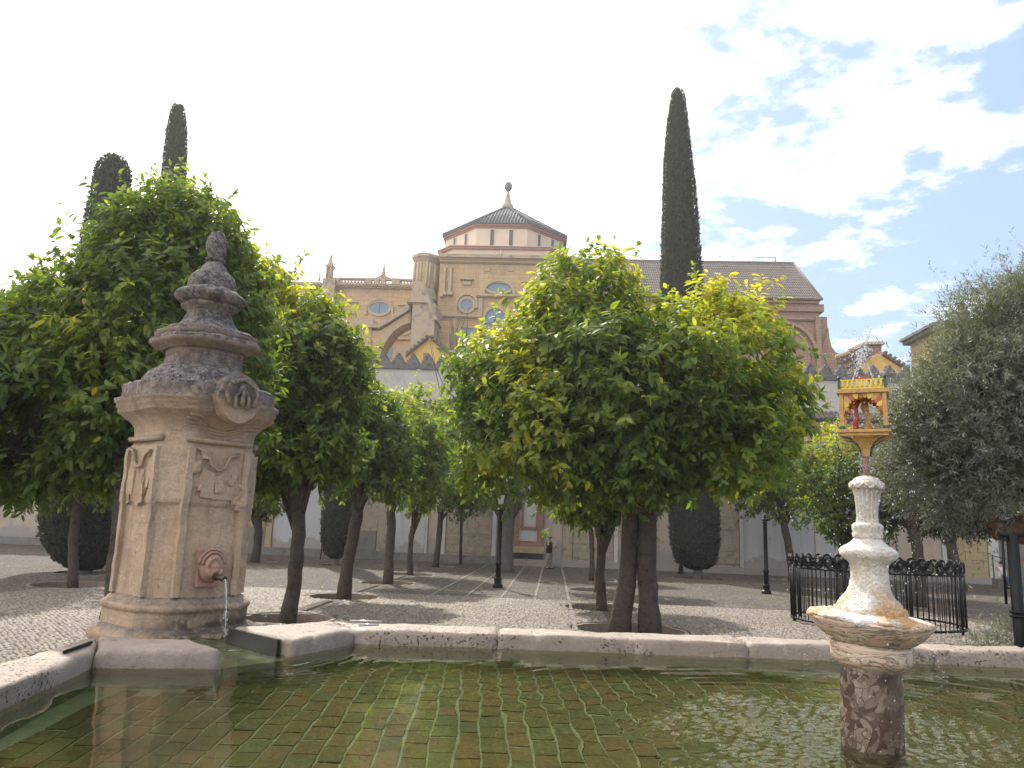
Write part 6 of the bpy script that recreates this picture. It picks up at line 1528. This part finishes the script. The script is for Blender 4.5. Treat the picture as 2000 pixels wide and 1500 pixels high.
def person(label, loc, rz, top, legs, hs=1.0, sit=False, cap=False, mask=False, phone=False, walk=0):
    t = thing('person', loc, label, 'person', rz=rz); s = hs
    hip = .90 if not sit else .47
    # facing local +x
    if sit: L_ = [(0,.10,hip),(.42,.11,hip+.02),(.46,.11,.08),(.58,.11,.05)]; Rl = [(0,-.10,hip),(.42,-.11,hip+.02),(.46,-.11,.08),(.58,-.11,.05)]
    else: L_ = [(0,.10,hip),(.03+walk,.10,.48),(-.02+walk*1.4,.10,.08),(.14+walk*1.4,.11,.04)]; Rl = [(0,-.10,hip),(.03-walk,-.10,.48),(-.04-walk*1.6,-.10,.08),(.12-walk*1.6,-.11,.04)]
    sh = hip+.50; 
    hand = (.30,.06,hip+.28) if phone else (.16,.20,hip-.02)
    V = [(0,0,hip),(0,0,hip+.25),(0,0,hip+.44),(.02,0,sh+.08),(.03,0,sh+.16),(.04,0,sh+.27),
         (0,.19,sh),( .02,.24,sh-.27),(hand[0],max(hand[1],.1),hand[2]),(0,-.19,sh),(.02,-.24,sh-.27),(hand[0],-max(hand[1],.1) if not phone else -.06,hand[2])]
    E = [(0,1),(1,2),(2,3),(3,4),(4,5),(2,6),(6,7),(7,8),(2,9),(9,10),(10,11)]; Rd = [(.13,.15),(.125,.14),(.13,.17),(.055,.055),(.075,.07),(.085,.075),.065,.05,.038,.065,.05,.038]
    for leg in (L_, Rl):
        o = len(V); V += leg[1:]; E += [(0,o),(o,o+1),(o+1,o+2)]; Rd += [.072,.05,.04]
    # fingers
    for sgn, hi in ((1,8),(-1,11)):
        hx, hy, hz = V[hi]
        for f_ in range(4):
            o = len(V); V += [(hx+.06,hy+(f_-1.5)*.018,hz-.02),(hx+.105-.006*abs(f_-1.4),hy+(f_-1.5)*.018,hz+.0)]; E += [(hi,o),(o,o+1)]; Rd += [.010,.008]
        o = len(V); V += [(hx+.03,hy-sgn*.045,hz+.02)]; E += [(hi,o)]; Rd += [.011]
    V = [tuple(c*s for c in v) for v in V]; Rd = [tuple(q*s for q in r) if isinstance(r,tuple) else r*s for r in Rd]
    skin('body', V, E, Rd, M['skin'], t)
    # nose, ears
    m = MB(); hc = Vector((.05,0,sh+.22))*s; m.ball((hc.x+.085*s,0,hc.z), .018*s, 6, 5); m.ball((hc.x-.0,.078*s,hc.z), .022*s, 6, 5); m.ball((hc.x,-.078*s,hc.z), .022*s, 6, 5); m.build('face_features', M['skin'], t)
    # jacket
    Vj = [(0,0,hip-.12 if not sit else hip),(0,0,hip+.10),(0,0,hip+.30),(0,0,sh-.02),(.01,0,sh+.06),(0,.20,sh-.01),(.02,.245,sh-.27),(V[8][0]/s-.04,V[8][1]/s,V[8][2]/s),(0,-.20,sh-.01),(.02,-.245,sh-.27),(V[11][0]/s-.04,V[11][1]/s,V[11][2]/s)]
    Ej = [(0,1),(1,2),(2,3),(3,4),(3,5),(5,6),(6,7),(3,8),(8,9),(9,10)]; Rj = [(.19,.21),(.175,.19),(.17,.19),(.15,.17),(.075,.08),.085,.072,.052,.085,.072,.052]
    skin('jacket', [tuple(c*s for c in v) for v in Vj], Ej, [tuple(q*s for q in r) if isinstance(r,tuple) else r*s for r in Rj], M[top], t)
    Vt = [(0,0,hip)]+L_[1:3]+Rl[1:3]; skin('trousers', [tuple(c*s for c in v) for v in Vt], [(0,1),(1,2),(0,3),(3,4)], [(.15*s,.16*s),.09*s,.062*s,.09*s,.062*s], M[legs], t)
    for leg in (L_,Rl):
        a, b = Vector(leg[2])*s, Vector(leg[3])*s; m = MB(); m.tube([(a.x-.05*s,a.y,.045*s),(a.x+.05*s,a.y,.05*s),(b.x+.05*s,b.y,.035*s)], [.045*s,.05*s,.03*s], 8); m.build('shoe', M['shoe'], t)
    m = MB()
    if cap: m.ball((hc.x-.01,0,hc.z+.07*s), .105*s, 12, 8, (1.05,.9,.6)); m.box(hc.x+.06*s,hc.x+.15*s,-.06*s,.06*s,hc.z+.055*s,hc.z+.07*s); m.build('cap', M['cap'], t)
    else: m.ball((hc.x-.025*s,0,hc.z+.05*s), .105*s, 12, 8, (1,.9,.85)); m.build('hair', M['hair'], t)
    if mask: m = MB(); m.ball((hc.x+.055*s,0,hc.z-.03*s), .062*s, 10, 8, (.8,1,.9)); m.build('face_mask', M['mask_w'], t)
    if phone:
        ph = MB(); ph.box(-.04,.04,-.005,.005,-.07,.07)
        o = ph.build('phone', M['iron']); tag(o, 'dark phone held up by the man in the dark coat', 'phone')
        o.matrix_world = tr(*loc) @ rot('Z', rz) @ tr((hand[0]+.10)*s,0,(hand[2]+.03)*s) @ rot('Z', math.pi/2) @ rot('X', -.5)
    return t
person('man in a dark coat, cap and white mask looking at a phone near the doorway', (-.15,39.6,0), R_(-20), 'coat', 'trouser', .92, cap=True, mask=True, phone=True, walk=.06)
person('person in a pale blue jacket half hidden behind the twin trunks', (X(1236,1105,41),41.0,0), R_(160), 'lightblue', 'denim', .95)
sx_p = X(1957,1128,39.5); st = thing('stone_seat', (sx_p-.05,39.5,0), 'low dark block used as a seat in front of the passage at right', 'seat')
m = MB(); m.box(-.3,.3,-.3,.3,0,.44); o = m.build('block', M['darkplinth'], st); bevel(o, .02)
person('person in a white shirt sitting before the dark passage at right', (sx_p-.05,39.45,0.02), R_(-70), 'whiteshirt', 'denim', .95, sit=True)

# ================================================================ veil of lens flare imitated by an added thin haze
hz = bpy.data.materials.new('flare_haze'); hz.use_nodes = True; hn = hz.node_tree; hn.nodes.clear()
ho = hn.nodes.new('ShaderNodeOutputMaterial'); pv = hn.nodes.new('ShaderNodeVolumePrincipled'); pv.inputs['Color'].default_value = (1,.98,.95,1)
pv.inputs['Density'].default_value = .00055; pv.inputs['Anisotropy'].default_value = .55; hn.links.new(pv.outputs[0], ho.inputs['Volume'])
m = MB(); m.box(-430,430,-70,610,-1.4,40); m.build('flare_haze', hz, kind='stuff')
sc.cycles.volume_bounces = 0
